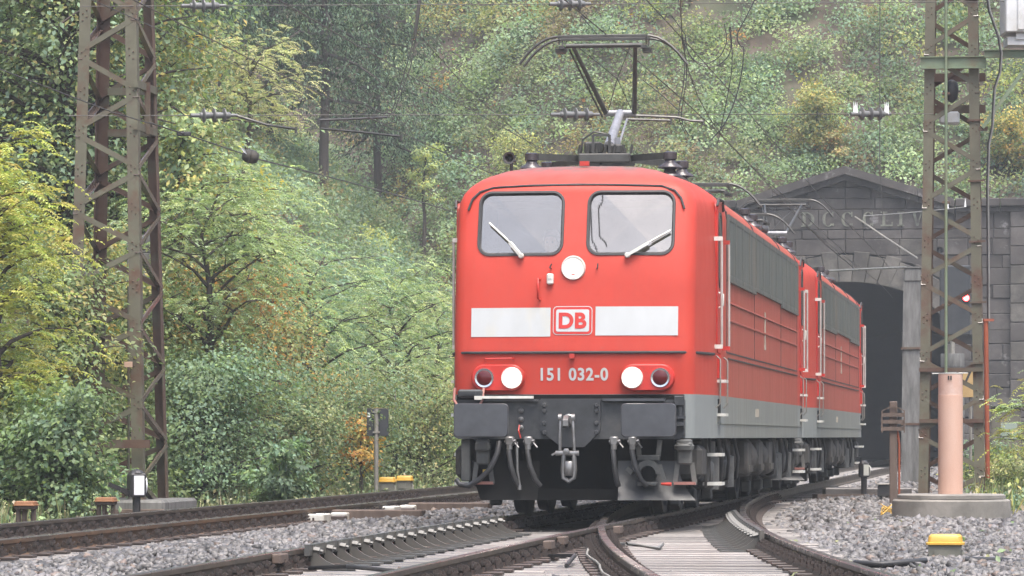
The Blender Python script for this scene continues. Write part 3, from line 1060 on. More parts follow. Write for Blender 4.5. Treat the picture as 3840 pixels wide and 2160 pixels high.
ZL = [0.84, 0.90, 1.10, 1.309, 1.33, 1.55, 1.755, 1.80, 2.0, 2.25, 2.5, 2.78, 3.0, 3.2, 3.30, 3.36, 3.40, 3.44, 3.48, 3.52, 3.56, 3.60, 3.64, 3.68, 3.715, 3.75, 3.775, 3.80, 3.815, 3.83, 3.842]


def rrect(x0, x1, z0, z1, r, n=6):
    p = []
    for cx, cz, a0 in ((x1 - r, z0 + r, -90), (x1 - r, z1 - r, 0), (x0 + r, z1 - r, 90), (x0 + r, z0 + r, 180)):
        for i in range(n + 1):
            a = R(a0 + 90 * i / n)
            p.append((cx + r * math.cos(a), cz + r * math.sin(a)))
    return p


WINS = [(-1.035, -0.135), (0.150, 1.055)]
WZ0, WZ1 = 2.815, 3.485


def eval_mesh(o):
    dg = bpy.context.evaluated_depsgraph_get()
    me = bpy.data.meshes.new_from_object(o.evaluated_get(dg))
    return me


def body_mesh():
    mb = MB()
    rings = [ring(z) for z in ZL]
    n = len(rings[0])
    vs = [(x, y, z) for z, r in zip(ZL, rings) for x, y in r]
    mb.v = vs
    for i in range(len(ZL) - 1):
        for k in range(n):
            k2 = (k + 1) % n
            mb.f.append([i * n + k, i * n + k2, (i + 1) * n + k2, (i + 1) * n + k])
            mb.m.append(1 if ZL[i + 1] <= 1.3091 else 0)
    mb.f.append(list(range(n))[::-1]); mb.m.append(1)
    mb.f.append([(len(ZL) - 1) * n + k for k in range(n)]); mb.m.append(0)
    mats = [M['red'], M['skirt'], M['interior'], M['rubber']]
    o = mb.build('body', mats, smooth=32)
    # hollow cab behind real window openings
    c = MB().mat(2)
    c.prism([(0.24, 1.9), (0.24, 2.6), (0.48, 3.43), (2.4, 3.43), (2.4, 1.9)], -1.13, 1.13, lambda p, q, h: (h, p, q))
    c1 = c.build('cutter', mats)
    w = MB().mat(3)
    for x0, x1 in WINS:
        w.prism(rrect(x0, x1, WZ0, WZ1, 0.12), -0.3, 1.0, lambda p, q, h: (p, h, q))
    c2 = w.build('cutter', mats)
    for cc in (c1, c2):
        b = o.modifiers.new('b', 'BOOLEAN')
        b.operation = 'DIFFERENCE'; b.object = cc; b.solver = 'EXACT'
    bpy.context.view_layer.update()
    me = eval_mesh(o)
    for x in (o, c1, c2): bpy.data.objects.remove(x)
    me.name = 'body'
    return me


def ring_frame(mb, x0, x1, z0, z1, r, steps):
    """window frame: nested rounded outlines, steps = (grow, proud)"""
    loops = []
    for grow, pr in steps:
        loops.append([(x, front_y(z, x) - pr, z) for x, z in rrect(x0 - grow, x1 + grow, z0 - grow, z1 + grow, max(0.02, r + grow))])
    n = len(loops[0])
    b = len(mb.v)
    for l in loops: mb.v += l
    for i in range(len(loops) - 1):
        for k in range(n):
            k2 = (k + 1) % n
            mb.f.append([b + i * n + k, b + i * n + k2, b + (i + 1) * n + k2, b + (i + 1) * n + k]); mb.m.append(mb.cur)


def text_mesh(txt, h, mat_, off=0.0, space=1.0, xs=1.0, depth=0.002):
    cu = bpy.data.curves.new('t', 'FONT')
    cu.body = txt; cu.size = 1.0; cu.offset = off; cu.space_character = space; cu.extrude = 0.0
    cu.resolution_u = 6
    o = bpy.data.objects.new('t', cu); link(o)
    bpy.context.view_layer.update()
    me = eval_mesh(o)
    bpy.data.objects.remove(o)
    co = np.empty(len(me.vertices) * 3); me.vertices.foreach_get('co', co); co = co.reshape(-1, 3)
    mn, mx = co.min(0), co.max(0)
    k = h / (mx[1] - mn[1])
    new = np.zeros_like(co)
    new[:, 0] = (co[:, 0] - (mn[0] + mx[0]) / 2) * k * xs
    new[:, 2] = (co[:, 1] - (mn[1] + mx[1]) / 2) * k
    me.vertices.foreach_set('co', new.reshape(-1))
    for p in me.polygons: p.use_smooth = False
    me.materials.clear(); me.materials.append(mat_)
    return me


def on_front(me, x0, z0, pr):
    """lay flat lettering onto the cab front"""
    for v in me.vertices:
        x, z = v.co.x + x0, v.co.z + z0
        v.co = (x, front_y(z, x) - pr, z)
    return me


def glyphs(me):
    """one mesh for each separate character"""
    bm = bmesh.new(); bm.from_mesh(me); bmesh.ops.remove_doubles(bm, verts=bm.verts[:], dist=1e-6)
    seen, out = set(), []
    for f0 in bm.faces:
        if f0.index in seen: continue
        st, isl = [f0], []
        seen.add(f0.index)
        while st:
            f = st.pop(); isl.append(f)
            for v in f.verts:
                for g_ in v.link_faces:
                    if g_.index not in seen: seen.add(g_.index); st.append(g_)
        vm = {}
        for f in isl:
            for v in f.verts: vm.setdefault(v.index, len(vm))
        co = [None] * len(vm)
        for f in isl:
            for v in f.verts: co[vm[v.index]] = v.co[:]
        m2 = bpy.data.meshes.new('glyph'); m2.from_pydata(co, [], [[vm[v.index] for v in f.verts] for f in isl]); m2.materials.append(me.materials[0])
        out.append(m2)
    bm.free()
    return out


def patch(mb, x0, x1, z0, z1, pr, r=0.0, nx=8, nz=2):
    """thin plate that follows the cab front"""
    if r:
        o = rrect(x0, x1, z0, z1, r, 5)
        b = len(mb.v)
        mb.v.append(((x0 + x1) / 2, front_y((z0 + z1) / 2, (x0 + x1) / 2) - pr, (z0 + z1) / 2))
        for x, z in o: mb.v.append((x, front_y(z, x) - pr, z))
        n = len(o)
        for i in range(n):
            mb.f.append([b, b + 1 + i, b + 1 + (i + 1) % n]); mb.m.append(mb.cur)
        return
    b = len(mb.v)
    for j in range(nz + 1):
        for i in range(nx + 1):
            x = x0 + (x1 - x0) * i / nx; z = z0 + (z1 - z0) * j / nz
            mb.v.append((x, front_y(z, x) - pr, z))
    for j in range(nz):
        for i in range(nx):
            a = b + j * (nx + 1) + i
            mb.f.append([a, a + 1, a + nx + 2, a + nx + 1]); mb.m.append(mb.cur)


def side_w(y):
    """half width of the body wall at distance y from the front"""
    yy = min(y, LOCO_L - y)
    fx, yc, ye = FXR * HALF, 0.24 + 0.0, 1.40
    k = min(1, max(0, (yy - yc) / (ye - yc)))
    return fx + (HALF - fx) * (1 - (1 - k) ** 1.5)


def insulator(mb, c, h, r, n=14):
    x, y, z = c
    prof = [(r * .45, 0), (r * .5, h * .05)]
    for k in range(2):
        b = h * (0.1 + k * 0.3)
        prof += [(r * .45, b), (r * 1.0, b + h * .06), (r * .98, b + h * .10), (r * .5, b + h * .22)]
    prof += [(r * .42, h * .72), (r * .55, h * .75), (r * .55, h * .97), (r * .4, h)]
    mb.lathe((x, y, z), (0, 0, 1), prof, n)


def pantograph(loco, y0, raised, flip):
    """y0: place of the head; flip: knee points forward"""
    sg = -1 if flip else 1
    root = empty('pantograph', (0, 0, 0)); root.parent = loco
    zb = 4.04
    mb = MB()
    ya, yb = y0 - sg * 0.35, y0 + sg * 1.15
    ym = (ya + yb) / 2 - sg * 0.1
    for yy in (ya, yb):
        for sx in (-1, 1):
            mb.bar((sx * 0.74, yy, zb), (sx * 0.20, ym, zb + 0.015), 0.035, 0.075)
    mb.chbox(-0.30, 0.30, ym - 0.30, ym + 0.30, zb - 0.05, zb + 0.06, 0.015)
    mb.chbox(-0.24, -0.04, ym - 0.22, ym + 0.25, zb + 0.06, zb + 0.20, 0.02)
    mb.chbox(0.02, 0.20, ym - 0.22, ym + 0.25, zb + 0.06, zb + 0.17, 0.02)
    for sx in (-0.13, 0.06):
        mb.bar((sx, ym - .27, zb), (sx, ym - .27, zb + .27), .02, .03)
    mb.bar((-.13, ym - .27, zb + .27), (.06, ym - .27, zb + .27), .02, .03)
    mb.tube([(-.30, ym, zb + .06), (-.28, ym, zb + .24), (-.15, ym, zb + .33), (0, ym, zb + .30), (.08, ym, zb + .18)], .012, 6)
    for i in range(7): mb.tube([(-.30 + i * .1, ym - .24, zb + .06), (-.28 + i * .1, ym - .24, zb + .16)], .018, 6)
    mb.tube([(-.05, ym - .2, zb - .05), (-.03, ym - .35, zb - .12), (.03, ym - .42, zb - .24)], .016, 6)
    mb.build('base_frame', M['panto'], root)
    ins = MB()
    insulator(ins, (0, 0, 0), 0.34, 0.145)
    ime = ins.mesh('insulator', M['isolator'], smooth=50)
    for yy in (ya, yb):
        for sx in (-0.79, 0.79):
            inst('insulator', ime, root, (sx, yy, 3.745))
    zh = 5.36 if raised else 4.42
    zk = 4.70 if raised else 4.26
    yk = y0 + sg * (1.75 if raised else 2.3)
    yp = y0 - sg * 0.05 if raised else y0 + sg * 0.3
    if not raised: yh = y0 + sg * 0.25
    else: yh = y0
    pv = (0.03, ym - sg * 0.05, zb + 0.16)
    mb = MB(); mb.tube([pv, (0, yk, zk)], [0.062, 0.05], 10)
    mb.tube([(-0.18, yk, zk), (0.19, yk, zk)], 0.038, 10)
    mb.build('lower_arm', M['panto_light'], root, smooth=50)
    mb = MB(); mb.tube([(0.11, ym + sg * .15, zb + .15), (0.10, yk - sg * .18, zk - .09)], .014, 6)
    mb.bar((.11, ym + sg * .15, zb + .0), (.11, ym + sg * .15, zb + .27), .06, .05)
    mb.build('push_rod', M['panto_light'], root)
    mb = MB()
    xt = 0.36
    for sx in (-1, 1):
        mb.tube([(sx * 0.17, yk, zk), (sx * xt, yh, zh - 0.03)], [0.03, 0.024], 8)
    mb.tube([(-0.215, yk, zk - .04), (-0.40, yh + sg * .02, zh - .07)], .012, 6)
    for a, b in (((-.15, yk), (.06, (yk + yh) / 2)), ((.15, yk), (.06, (yk + yh) / 2))):
        mb.tube([(a[0], a[1], zk), (b[0], b[1], (zk + zh) / 2)], .005, 5)
    mb.tube([(.06, (yk + yh) / 2, (zk + zh) / 2), (.30, yh, zh - .04)], .005, 5)
    mb.tube([(.06, (yk + yh) / 2, (zk + zh) / 2), (-.30, yh, zh - .04)], .005, 5)
    mb.build('upper_arm', M['panto'], root, smooth=50)
    mb = MB(); mb.tube([(-0.44, yh, zh - .03), (0.44, yh, zh - .03)], .026, 8)
    for sx in (-1, 1):
        mb.cbox((sx * .47, yh, zh - .06), .06, .36, .035); mb.cbox((sx * .50, yh, zh - .09), .1, .2, .045)
    mb.build('crossbar', M['panto'], root, smooth=50)
    for dy in (-0.17, 0.17):
        mb = MB()
        pts = []
        for i in range(25):
            x = -0.95 + 1.9 * i / 24
            k = max(0, (abs(x) - 0.5) / 0.45)
            pts.append((x, yh + dy, zh + 0.055 - 0.30 * k ** 2.1 + 0.012 * (1 - (x / .95) ** 2)))
        mb.tube(pts, 0.017, 6)
        mb.box(-.52, .52, yh + dy - .03, yh + dy + .03, zh + .048, zh + .074)
        for sx in (-.5, .5): mb.tube([(sx, yh + dy, zh + .06), (sx, yh + dy * .9, zh - .03)], .008, 5)
        mb.build('contact_strip', M['panto'], root, smooth=50)
    return root


def make_person(parent_loc):
    """driver behind the left window: skinned body with head, arms and hands on the desk"""
    V = [(0, 0, 0), (0, 0.02, .22), (0, .03, .42), (0, 0, .53), (0, -.02, .60), (0, -.035, .70), (0, -.02, .78),
         (-.19, .02, .43), (-.25, -.10, .20), (-.18, -.34, .13), (-.16, -.43, .12),
         (.19, .02, .43), (.25, -.10, .20), (.18, -.34, .13), (.16, -.43, .12)]
    E = [(0, 1), (1, 2), (2, 3), (3, 4), (4, 5), (5, 6), (2, 7), (7, 8), (8, 9), (9, 10), (2, 11), (11, 12), (12, 13), (13, 14)]
    RD = [(.17, .12), (.16, .11), (.17, .11), (.055, .055), (.07, .075), (.082, .10), (.065, .08), (.07, .07), (.05, .05), (.035, .035), (.03, .02), (.07, .07), (.05, .05), (.035, .035), (.03, .02)]
    me = bpy.data.meshes.new('p'); me.from_pydata(V, E, [])
    o = bpy.data.objects.new('p', me); link(o)
    md = o.modifiers.new('s', 'SKIN')
    sv = me.skin_vertices[0].data if me.skin_vertices else None
    if sv is None:
        bm = bmesh.new(); bm.from_mesh(me); bm.verts.layers.skin.verify(); bm.to_mesh(me); bm.free()
        sv = me.skin_vertices[0].data
    for i, r in enumerate(RD): sv[i].radius = r
    sv[0].use_root = True
    o.modifiers.new('u', 'SUBSURF').levels = 2
    bpy.context.view_layer.update()
    b = eval_mesh(o); bpy.data.objects.remove(o)
    b.materials.clear()
    for k in ('shirt', 'skin'): b.materials.append(M[k])
    for p in b.polygons:
        c = p.center
        p.material_index = 1 if (c.z > .535 or c.y < -.36) else 0
        p.use_smooth = True
    p = link(bpy.data.objects.new('person', b))
    p.location = parent_loc; p.rotation_euler = (0, 0, -YAW)
    tag(p, 'train driver in a dark shirt seated behind the left windscreen', 'person')
    mb = MB()
    mb.lathe((0, .005, .735), (0, .25, 1), [(.088, -.03), (.098, .02), (.085, .07), (.04, .10)], 12)
    h = mb.build('hair', M['hair'], p, smooth=60)
    mb = MB()
    for sx in (-.03, .03): mb.lathe((sx, -.125, .70), (0, -1, 0), [(.010, 0), (.006, .008)], 8)
    mb.build('eye', M['rubber'], p)
    mb = MB(); mb.add([(-.012, -.125, .66), (.012, -.125, .66), (0, -.155, .655), (0, -.125, .70)], [(0, 1, 2), (0, 2, 3), (1, 3, 2)])
    mb.build('nose', M['skin'], p)
    return p


def make_loco(loc, label, raised_front):
    lo = empty('locomotive', loc, -YAW, label, 'locomotive', 'red electric locomotives')
    inst('body', BODY, lo)
    # ---- cab front
    for k, (x0, x1) in enumerate(WINS):
        mb = MB()
        ring_frame(mb, x0, x1, WZ0, WZ1, 0.12, [(0.022, -0.004), (0.018, 0.014), (-0.002, 0.016), (-0.014, 0.004), (-0.016, -0.05)])
        fr = mb.build('windscreen', M['rubber'], lo, smooth=40)
        mb = MB()
        patch(mb, x0 - 0.01, x1 + 0.01, WZ0 - 0.01, WZ1 + 0.01, -0.022, 0.13)
        mb.build('pane', M['windscreen'], fr)
        # wiper
        mb = MB()
        if k == 0:
            a, b, c = (-0.565, 2.795), (-0.69, 2.94), (-0.93, 3.155)
        else:
            a, b, c = (0.58, 2.795), (0.80, 2.93), (1.03, 3.06)
        f3 = lambda p, pr: (p[0], front_y(p[1], p[0]) - pr, p[1])
        mb.bar(f3(a, .05), f3(b, .055), 0.045, 0.03)
        mb.tube([f3(b, .05), f3(c, .04)], .009, 6)
        mb.lathe(f3(a, .0), (0, -1, 0), [(.03, 0), (.03, .06), (.02, .07)], 10)
        mid = (b[0] * .4 + c[0] * .6, b[1] * .4 + c[1] * .6)
        mb.tube([f3((mid[0] - (c[0] - b[0]) * .45, mid[1] - (c[1] - b[1]) * .45), .03), f3((c[0], c[1]), .03)], .013, 5)
        mb.build('wiper', M['cream'], lo, smooth=40)
    mb = MB()
    pts = [(-1.17, 3.30), (-1.13, 3.42), (-1.05, 3.50), (-0.90, 3.545), (-.5, 3.565), (0, 3.572), (.5, 3.565), (.92, 3.55), (1.06, 3.50), (1.13, 3.42), (1.17, 3.30)]
    mb.tube([(x, front_y(z, x) - .006, z) for x, z in pts], .013, 6)
    mb.build('rain_gutter', M['rubber'], lo, smooth=60)
    mb = MB()
    zc = 1.755
    pts = [(x, front_y(zc, x) - .012, zc) for x in [-1.15 + 2.3 * i / 16 for i in range(17)]]
    rr = ring(zc)
    side = [(FXR * HALF + .012, .30), (1.385, .7), (1.425, 1.1)]
    pts = [(-x, y, zc) for x, y in side[::-1]] + [(-1.24, .14, zc)] + pts + [(1.24, .14, zc)] + [(x, y, zc) for x, y in side]
    mb.tube(pts, .016, 6)
    mb.build('belt_strip', M['rubber'], lo, smooth=60)
    # white stripes and the railway's emblem
    for x0, x1, dz in ((-1.10, -0.238, -.01), (0.245, 1.125, 0.0)):
        mb = MB(); patch(mb, x0, x1, 1.935 + dz, 2.245 + dz, 0.004)
        mb.build('white_stripe', M['white_paint'], lo)
    em = MB(); patch(em, -.212, .212, 1.942, 2.25, 0.004, .045); emb = em.build('emblem', M['white_paint'], lo)
    em = MB(); patch(em, -.204, .204, 1.950, 2.242, 0.006, .04); em.build('emblem_border', M['red_part'], emb)
    em = MB(); patch(em, -.178, .178, 1.977, 2.215, 0.008, .02); em.build('emblem_field', M['white_paint'], emb)
    for g_ in DBTXT: inst('letter', g_, emb)
    t = empty('running_number'); t.parent = lo
    for g_ in NUMTXT: inst('digit', g_, t)
    t['label'] = 'white running number 151 032-0' if raised_front else 'white running number'
    # lamps
    def lamp(x, z, r, lens, rim, name, pr):
        y = front_y(z, x) - pr
        mb = MB(); mb.lathe((x, y + .03, z), (0, -1, 0), [(r * 1.18, -.03), (r * 1.18, .02), (r * 1.10, .05), (r * .92, .045)], 28)
        b = mb.build(name, M[rim], lo, smooth=40)
        mb = MB(); mb.lathe((x, y, z), (0, -1, 0), [(r * .95, -.01), (r * .95, .012), (r * .6, .028), (r * .2, .034)], 28)
        mb.build('lens', M[lens], b, smooth=50)
    lamp(0, 2.66, .112, 'lamp_top', 'cream', 'headlight', .02)
    mb = MB(); mb.cbox((.004, front_y(2.58) - .055, 2.585), .04, .015, .015); mb.build('lamp_latch', M['red_part'], lo)
    for sx in (-1, 1):
        xc = sx * 0.80 + (0.0 if sx < 0 else .005)
        mb = MB()
        o2 = rrect(xc - .29, xc + .29, 1.484 - .145, 1.484 + .145, .144, 7)
        o1 = rrect(xc - .275, xc + .275, 1.484 - .13, 1.484 + .13, .129, 7)
        b = len(mb.v); n = len(o2)
        mb.v += [(x, front_y(z, x) + .03, z) for x, z in o2] + [(x, front_y(z, x) - .05, z) for x, z in o2] + [(x, front_y(1.484, x) - .075, z) for x, z in o1]
        for j in range(2):
            for i in range(n): mb.f.append([b + j * n + i, b + j * n + (i + 1) % n, b + (j + 1) * n + (i + 1) % n, b + (j + 1) * n + i]); mb.m.append(0)
        mb.f.append([b + 2 * n + i for i in range(n)]); mb.m.append(0)
        mb.build('lamp_housing', M['red_part'], lo, smooth=40)
        lamp(sx * .945, 1.484, .092, 'tail', 'chrome', 'tail_light', .075)
        lamp(sx * .645, 1.484, .100, 'lamp' if raised_front else 'tail', 'cream', 'headlight', .075)
    # small fittings on the front
    mb = MB(); mb.tube([(-.36, front_y(2.55) , 2.545), (-.37, front_y(2.5) - .07, 2.545), (-.37, front_y(2.4) - .07, 2.33), (-.355, front_y(2.3), 2.32)], .013, 6); mb.build('hand_hook', M['red_part'], lo, smooth=60)
    mb = MB(); mb.chbox(-.28, -.21, front_y(2.54) - .06, front_y(2.54) + .02, 2.485, 2.60, .012); mb.cbox((-.245, front_y(2.54) - .062, 2.55), .04, .008, .012); mb.build('socket_cover', M['cream'], lo)
    for sx in (-.24, .255):
        mb = MB(); mb.tube([(sx, front_y(2.66), 2.655), (sx + .01 * (1 if sx > 0 else -1), front_y(2.68) - .05, 2.665), (sx + .012, front_y(2.70) - .05, 2.705)], .008, 5); mb.build('flag_holder', M['rubber'], lo)
    mb = MB(); mb.cbox((0, front_y(1.72) - .02, 1.715), .055, .06, .05); mb.build('lamp_bracket', M['red_part'], lo)
    mb = MB(); mb.tube([(-.94, front_y(1.68, .9) - .01, 1.68), (-.93, front_y(1.68, .9) - .06, 1.685), (-.64, front_y(1.68, .6) - .06, 1.69), (-.63, front_y(1.68, .6), 1.685)], .012, 6); mb.build('hand_bar', M['red_part'], lo, smooth=60)
    mb = MB(); mb.cbox((.02, .98, 3.835), .10, .08, .05); mb.build('roof_marker', M['red_part'], lo)
    # ---- buffer beam
    mb = MB()
    mb.prism([(-1.27, 1.25), (-1.27, 0.86), (-1.22, .83), (1.15, .83), (1.2, .86), (1.2, 1.25)], -0.05, 0.30, lambda p, q, h: (p, h, q))
    beam = mb.build('buffer_beam', M['dark_grey'], lo)
    mb = MB(); mb.box(-1.25, 1.19, 0.02, 0.35, 1.2505, 1.305); mb.build('beam_recess_shade', M['black'], lo)  # black strip painting the shade in the recess above the beam
    mb = MB()
    mb.prism([(-.31, 1.245), (-.31, 1.02), (-.31, .92), (-.09, .745), (.16, .745), (.33, .92), (.33, 1.245)], -.085, -.048, lambda p, q, h: (p - .02, h, q))
    for sx in (-.27, .29):
        for zz in (.90, 1.0, 1.13, 1.19): mb.lathe((sx - .02, -.085, zz), (0, -1, 0), [(.026, 0), (.026, .012), (.02, .022)], 8)
    mb.box(-.33, .33, -.075, -.05, 1.247, 1.262)
    mb.build('coupling_plate', M['dark_grey'], lo)
    mb = MB(); mb.box(.34, 1.0, -.12, .1, 1.235, 1.262); mb.box(-1.02, -.36, -.12, .08, 1.235, 1.255)
    mb.build('step_plate', M['buffer'], lo)
    mb = MB(); mb.box(-1.02, -.40, -.16, -.11, 1.262, 1.29); mb.box(-1.03, -.95, -.18, -.1, 1.25, 1.29); mb.build('shunter_step_edge', M['cream'], lo)
    for sx in (-.9, .875):
        mb = MB()
        o2 = rrect(sx - .29, sx + .29, 1.03 - .175, 1.03 + .175, .045, 4)
        n = len(o2)
        lay = [(-.565, 1.0), (-.60, 1.0), (-.612, .975)]
        b = 0
        mb.v = [(sx + (x - sx) * k, y, 1.03 + (z - 1.03) * k) for y, k in lay for x, z in o2]
        for j in range(2):
            for i in range(n): mb.f.append([j * n + i, j * n + (i + 1) % n, (j + 1) * n + (i + 1) % n, (j + 1) * n + i]); mb.m.append(0)
        mb.v.append((sx, -.615, 1.03)); mb.f += [list(range(n))] + [[2 * n + i, 2 * n + (i + 1) % n, 3 * n] for i in range(n)]; mb.m += [0] * (n + 1)
        bf = mb.build('buffer', M['buffer'], lo)
        mb = MB(); mb.lathe((sx, -.05, 1.03), (0, -1, 0), [(.17, 0), (.17, .03), (.12, .04), (.12, .34), (.135, .35), (.135, .37), (.10, .38), (.10, .52)], 18)
        mb.build('buffer_stock', M['dark_grey'], bf, smooth=40)
    for zz in (.95, 1.04, 1.135):
        mb = MB(); mb.lathe((-.545, -.05, zz), (0, -1, 0), [(.03, 0), (.03, .02), (.018, .03), (.01, .05)], 10); mb.build('beam_bolt', M['steel'], lo, smooth=40)
    mb = MB(); mb.tube([(-.56, -.07, .98), (-.565, -.10, .92), (-.545, -.08, .84)], .009, 5); mb.build('cock_handle', M['red_plastic'], lo)
    # jumper socket at the left corner
    mb = MB(); mb.chbox(-1.22, -.95, -.13, .05, 1.27, 1.36, .02); mb.box(-1.17, -1.02, -.14, -.12, 1.305, 1.34)
    mb.build('jumper_socket', M['dark_grey'], lo)
    mb = MB(); mb.tube([(-1.26, -.05, 1.37), (-1.26, -.12, 1.25), (-1.22, -.14, 1.19), (-1.10, -.14, 1.165), (-.98, -.14, 1.19), (-.95, -.12, 1.25), (-.95, -.05, 1.37)], .016, 6); mb.build('socket_guard', M['pink_rail'], lo, smooth=60)
    mb = MB(); mb.chbox(1.10, 1.205, -.12, -.02, 1.18, 1.29, .01); mb.cbox((1.17, -.08, 1.06), .1, .08, .03); mb.cbox((1.17, -.08, 1.14), .03, .05, .14); mb.cbox((1.15, -.1, .99), .12, .1, .04); mb.build('lamp_iron', M['dark_grey'], lo)
    # hook and screw coupling
    mb = MB()
    mb.prism([(-.05, 1.08), (-.30, 1.08), (-.36, 1.03), (-.36, .97), (-.31, .95), (-.29, 1.0), (-.24, 1.02), (-.18, .99), (-.05, .99)], -.028, .028, lambda p, q, h: (h - .03, p, q))
    mb.lathe((-.03, -.02, 1.035), (0, -1, 0), [(.07, 0), (.07, .06), (.05, .08)], 12)
    mb.build('draw_hook', M['steel'], lo, smooth=40)
    mb = MB()
    for sx in (-.085, .055):
        mb.tube([(sx * .9 - .01, -.30, 1.06), (sx - .005, -.33, .90), (sx * 1.1, -.32, .69)], .017, 6)
        mb.lathe((sx - .01, -.29, 1.055), (1, 0, 0), [(.045, -.018), (.045, .018)], 10)
    mb.tube([(-.14, -.32, .68), (.11, -.32, .68)], .028, 8)
    mb.lathe((-.02, -.345, .70), (0, -1, 0), [(.035, 0), (.035, .05), (.022, .055)], 6)
    mb.tube([(-.14, -.32, .68), (-.18, -.34, .66)], .012, 5)
    mb.tube([(-.05, -.32, .68), (-.06, -.32, .50), (-.055, -.32, .42), (.0, -.32, .385), (.055, -.32, .42), (.065, -.32, .50), (.055, -.32, .68)], .026, 7)
    mb.chbox(-.045, .045, -.36, -.28, .44, .60, .015)
    mb.build('screw_coupling', M['steel'], lo, smooth=45)
    # brake hoses
    for i, (x, bend) in enumerate(((-.66, .06), (-.46, .08), (.46, .03), (.66, .09))):
        mb = MB()
        mb.tube([(x, -.02, .84), (x, -.10, .80), (x - .005, -.14, .70), (x + bend * .3, -.16, .55), (x + bend, -.14, .40), (x + bend * 1.6, -.10, .33)], .028, 8)
        hs = mb.build('brake_hose', M['hose'], lo, smooth=60)
        mb = MB(); mb.chbox(x - .045, x + .045, -.14, -.02, .76, .86, .015); mb.tube([(x - .05, -.10, .80), (x + .07, -.12, .81)], .02, 6); mb.lathe((x, -.13, .72), (0, 0, 1), [(.034, 0), (.034, .05)], 8)
        mb.tube([(x + .05, -.12, .80), (x + .10, -.13, .74)], .01, 5)
        mb.build('hose_cock', M['steel'], hs, smooth=40)
    mb = MB(); mb.tube([(-.78, -.06, .80), (-.79, -.12, .68), (-.86, -.14, .52), (-.98, -.12, .40), (-1.10, -.1, .33), (-1.2, -.08, .345), (-1.24, -.06, .40)], .03, 8); mb.build('jumper_hose', M['hose'], lo, smooth=60)
    mb = MB(); mb.tube([(-.58, -.12, .80), (-.575, -.13, .5), (-.55, -.12, .34)], .014, 6); mb.lathe((-.55, -.12, .34), (0, 0, -1), [(.02, 0), (.024, .05)], 8); mb.build('air_pipe', M['steel'], lo, smooth=50)
    # shunter steps below the beam
    for x0, x1, m_, has in ((-1.06, -.86, 'under_light', 1), (1.10, 1.31, 'under_light', 1)):
        mb = MB()
        mb.chbox(x0 + .03, x1 - .03, -.05, .05, .56, .83, .015); mb.chbox(x0 + .02, x1 - .02, -.10, .06, .70, .80, .02)
        mb.bar((x0 + .03, 0, .58), (x0 + .0, 0, .36), .025, .05); mb.bar((x1 - .03, 0, .58), (x1, 0, .36), .025, .05)
        st = mb.build('footstep', M[m_], lo)
        mb = MB(); mb.box(x0 - .01, x1 + .01, -.04, .09, .345, .375); mb.build('tread', M['pink_rail'], st)
    mb = MB(); mb.cbox((-.955, .06, .48), .035, .02, .05); mb.build('step_label', M['sticker'], lo)
    mb = MB(); mb.chbox(-1.20, -1.10, .0, .35, .38, .83, .01); mb.build('cover_panel', M['under_light'], lo)
    mb = MB()
    mb.lathe((1.2, -.02, .72), (0, 0, 1), [(.10, 0), (.11, .04), (.09, .06), (.09, .09), (.05, .11)], 14); mb.build('jumper_coupling', M['under_light'], lo, smooth=40)
    # automatic coupling bracket in parked position, red tipped handle
    mb = MB()
    o2 = [(-.17 + .34 * 0, .50)]
    arc1 = [(.82 + .135 * math.cos(a), .46 + .15 * math.sin(a)) for a in [R(0 + 18 * i) for i in range(11)]]
    arc2 = [(.82 + .085 * math.cos(a), .455 + .095 * math.sin(a)) for a in [R(180 - 18 * i) for i in range(11)]]
    mb.prism(arc1 + [(.685, .40), (.66, .43), (.70, .53)][:0] + arc2, -.12, .02, lambda p, q, h: (p, h, q))
    mb.chbox(.70, .92, -.09, .0, .335, .375, .01)
    mb.bar((.945, -.08, .56), (.99, -.08, .40), .06, .04); mb.bar((.66, -.08, .47), (.60, -.06, .52), .05, .05)
    mb.chbox(.70, .94, -.06, .05, .60, .66, .01); mb.bar((.70, 0, .82), (.72, 0, .64), .05, .05); mb.bar((.94, 0, .82), (.92, 0, .64), .05, .05)
    mb.build('coupling_bracket', M['under_light'], lo)
    mb = MB(); mb.tube([(.96, -.09, .355), (1.07, -.10, .35)], [.014, .02], 8); mb.build('coupling_handle', M['red_plastic'], lo)
    mb = MB(); mb.lathe((.82, -.05, .455), (0, 1, 0), [(.08, 0), (.08, .2)], 14); mb.build('coupling_muff', M['black'], lo)
    # rail guards and plough
    for sx in (-1, 1):
        mb = MB(); nx, nz = 8, 8
        for off in (0.0, 0.015):
            for jz in range(nz + 1):
                k = jz / nz                                   # 0 at the bottom edge
                z = .18 + .42 * k
                xa = .50 - .02 * k if sx > 0 else .36
                xb = (1.12 + .20 * (1 - k) ** 2.2) if sx > 0 else (1.12 - .14 * (1 - k) ** 1.5)
                for ix in range(nx + 1):
                    x = xa + (xb - xa) * ix / nx
                    mb.v.append((sx * x, .08 - .20 * (1 - k) ** 2 + .14 * (x - .5) + off, z))
        n1 = (nx + 1) * (nz + 1)
        for b in (0, n1):
            for jz in range(nz):
                for ix in range(nx):
                    a0 = b + jz * (nx + 1) + ix
                    mb.f.append([a0, a0 + 1, a0 + nx + 2, a0 + nx + 1]); mb.m.append(0)
        mb.build('rail_guard', M['dark_grey'] if sx > 0 else M['black'], lo, smooth=40)
    mb = MB(); mb.box(-1.0, .60, .16, .19, .175, .30); mb.box(-1.0, 1.1, .5, .55, .20, .83); mb.build('plough_beam', M['black'], lo)
    # ---- long right side (and the left side's mirror for what shows)
    secs = [(2.75, 7.1, 4, 2.645, True), (7.13, 12.1, 4, 2.655, False), (12.13, 15.65, 4, 2.645, True)]
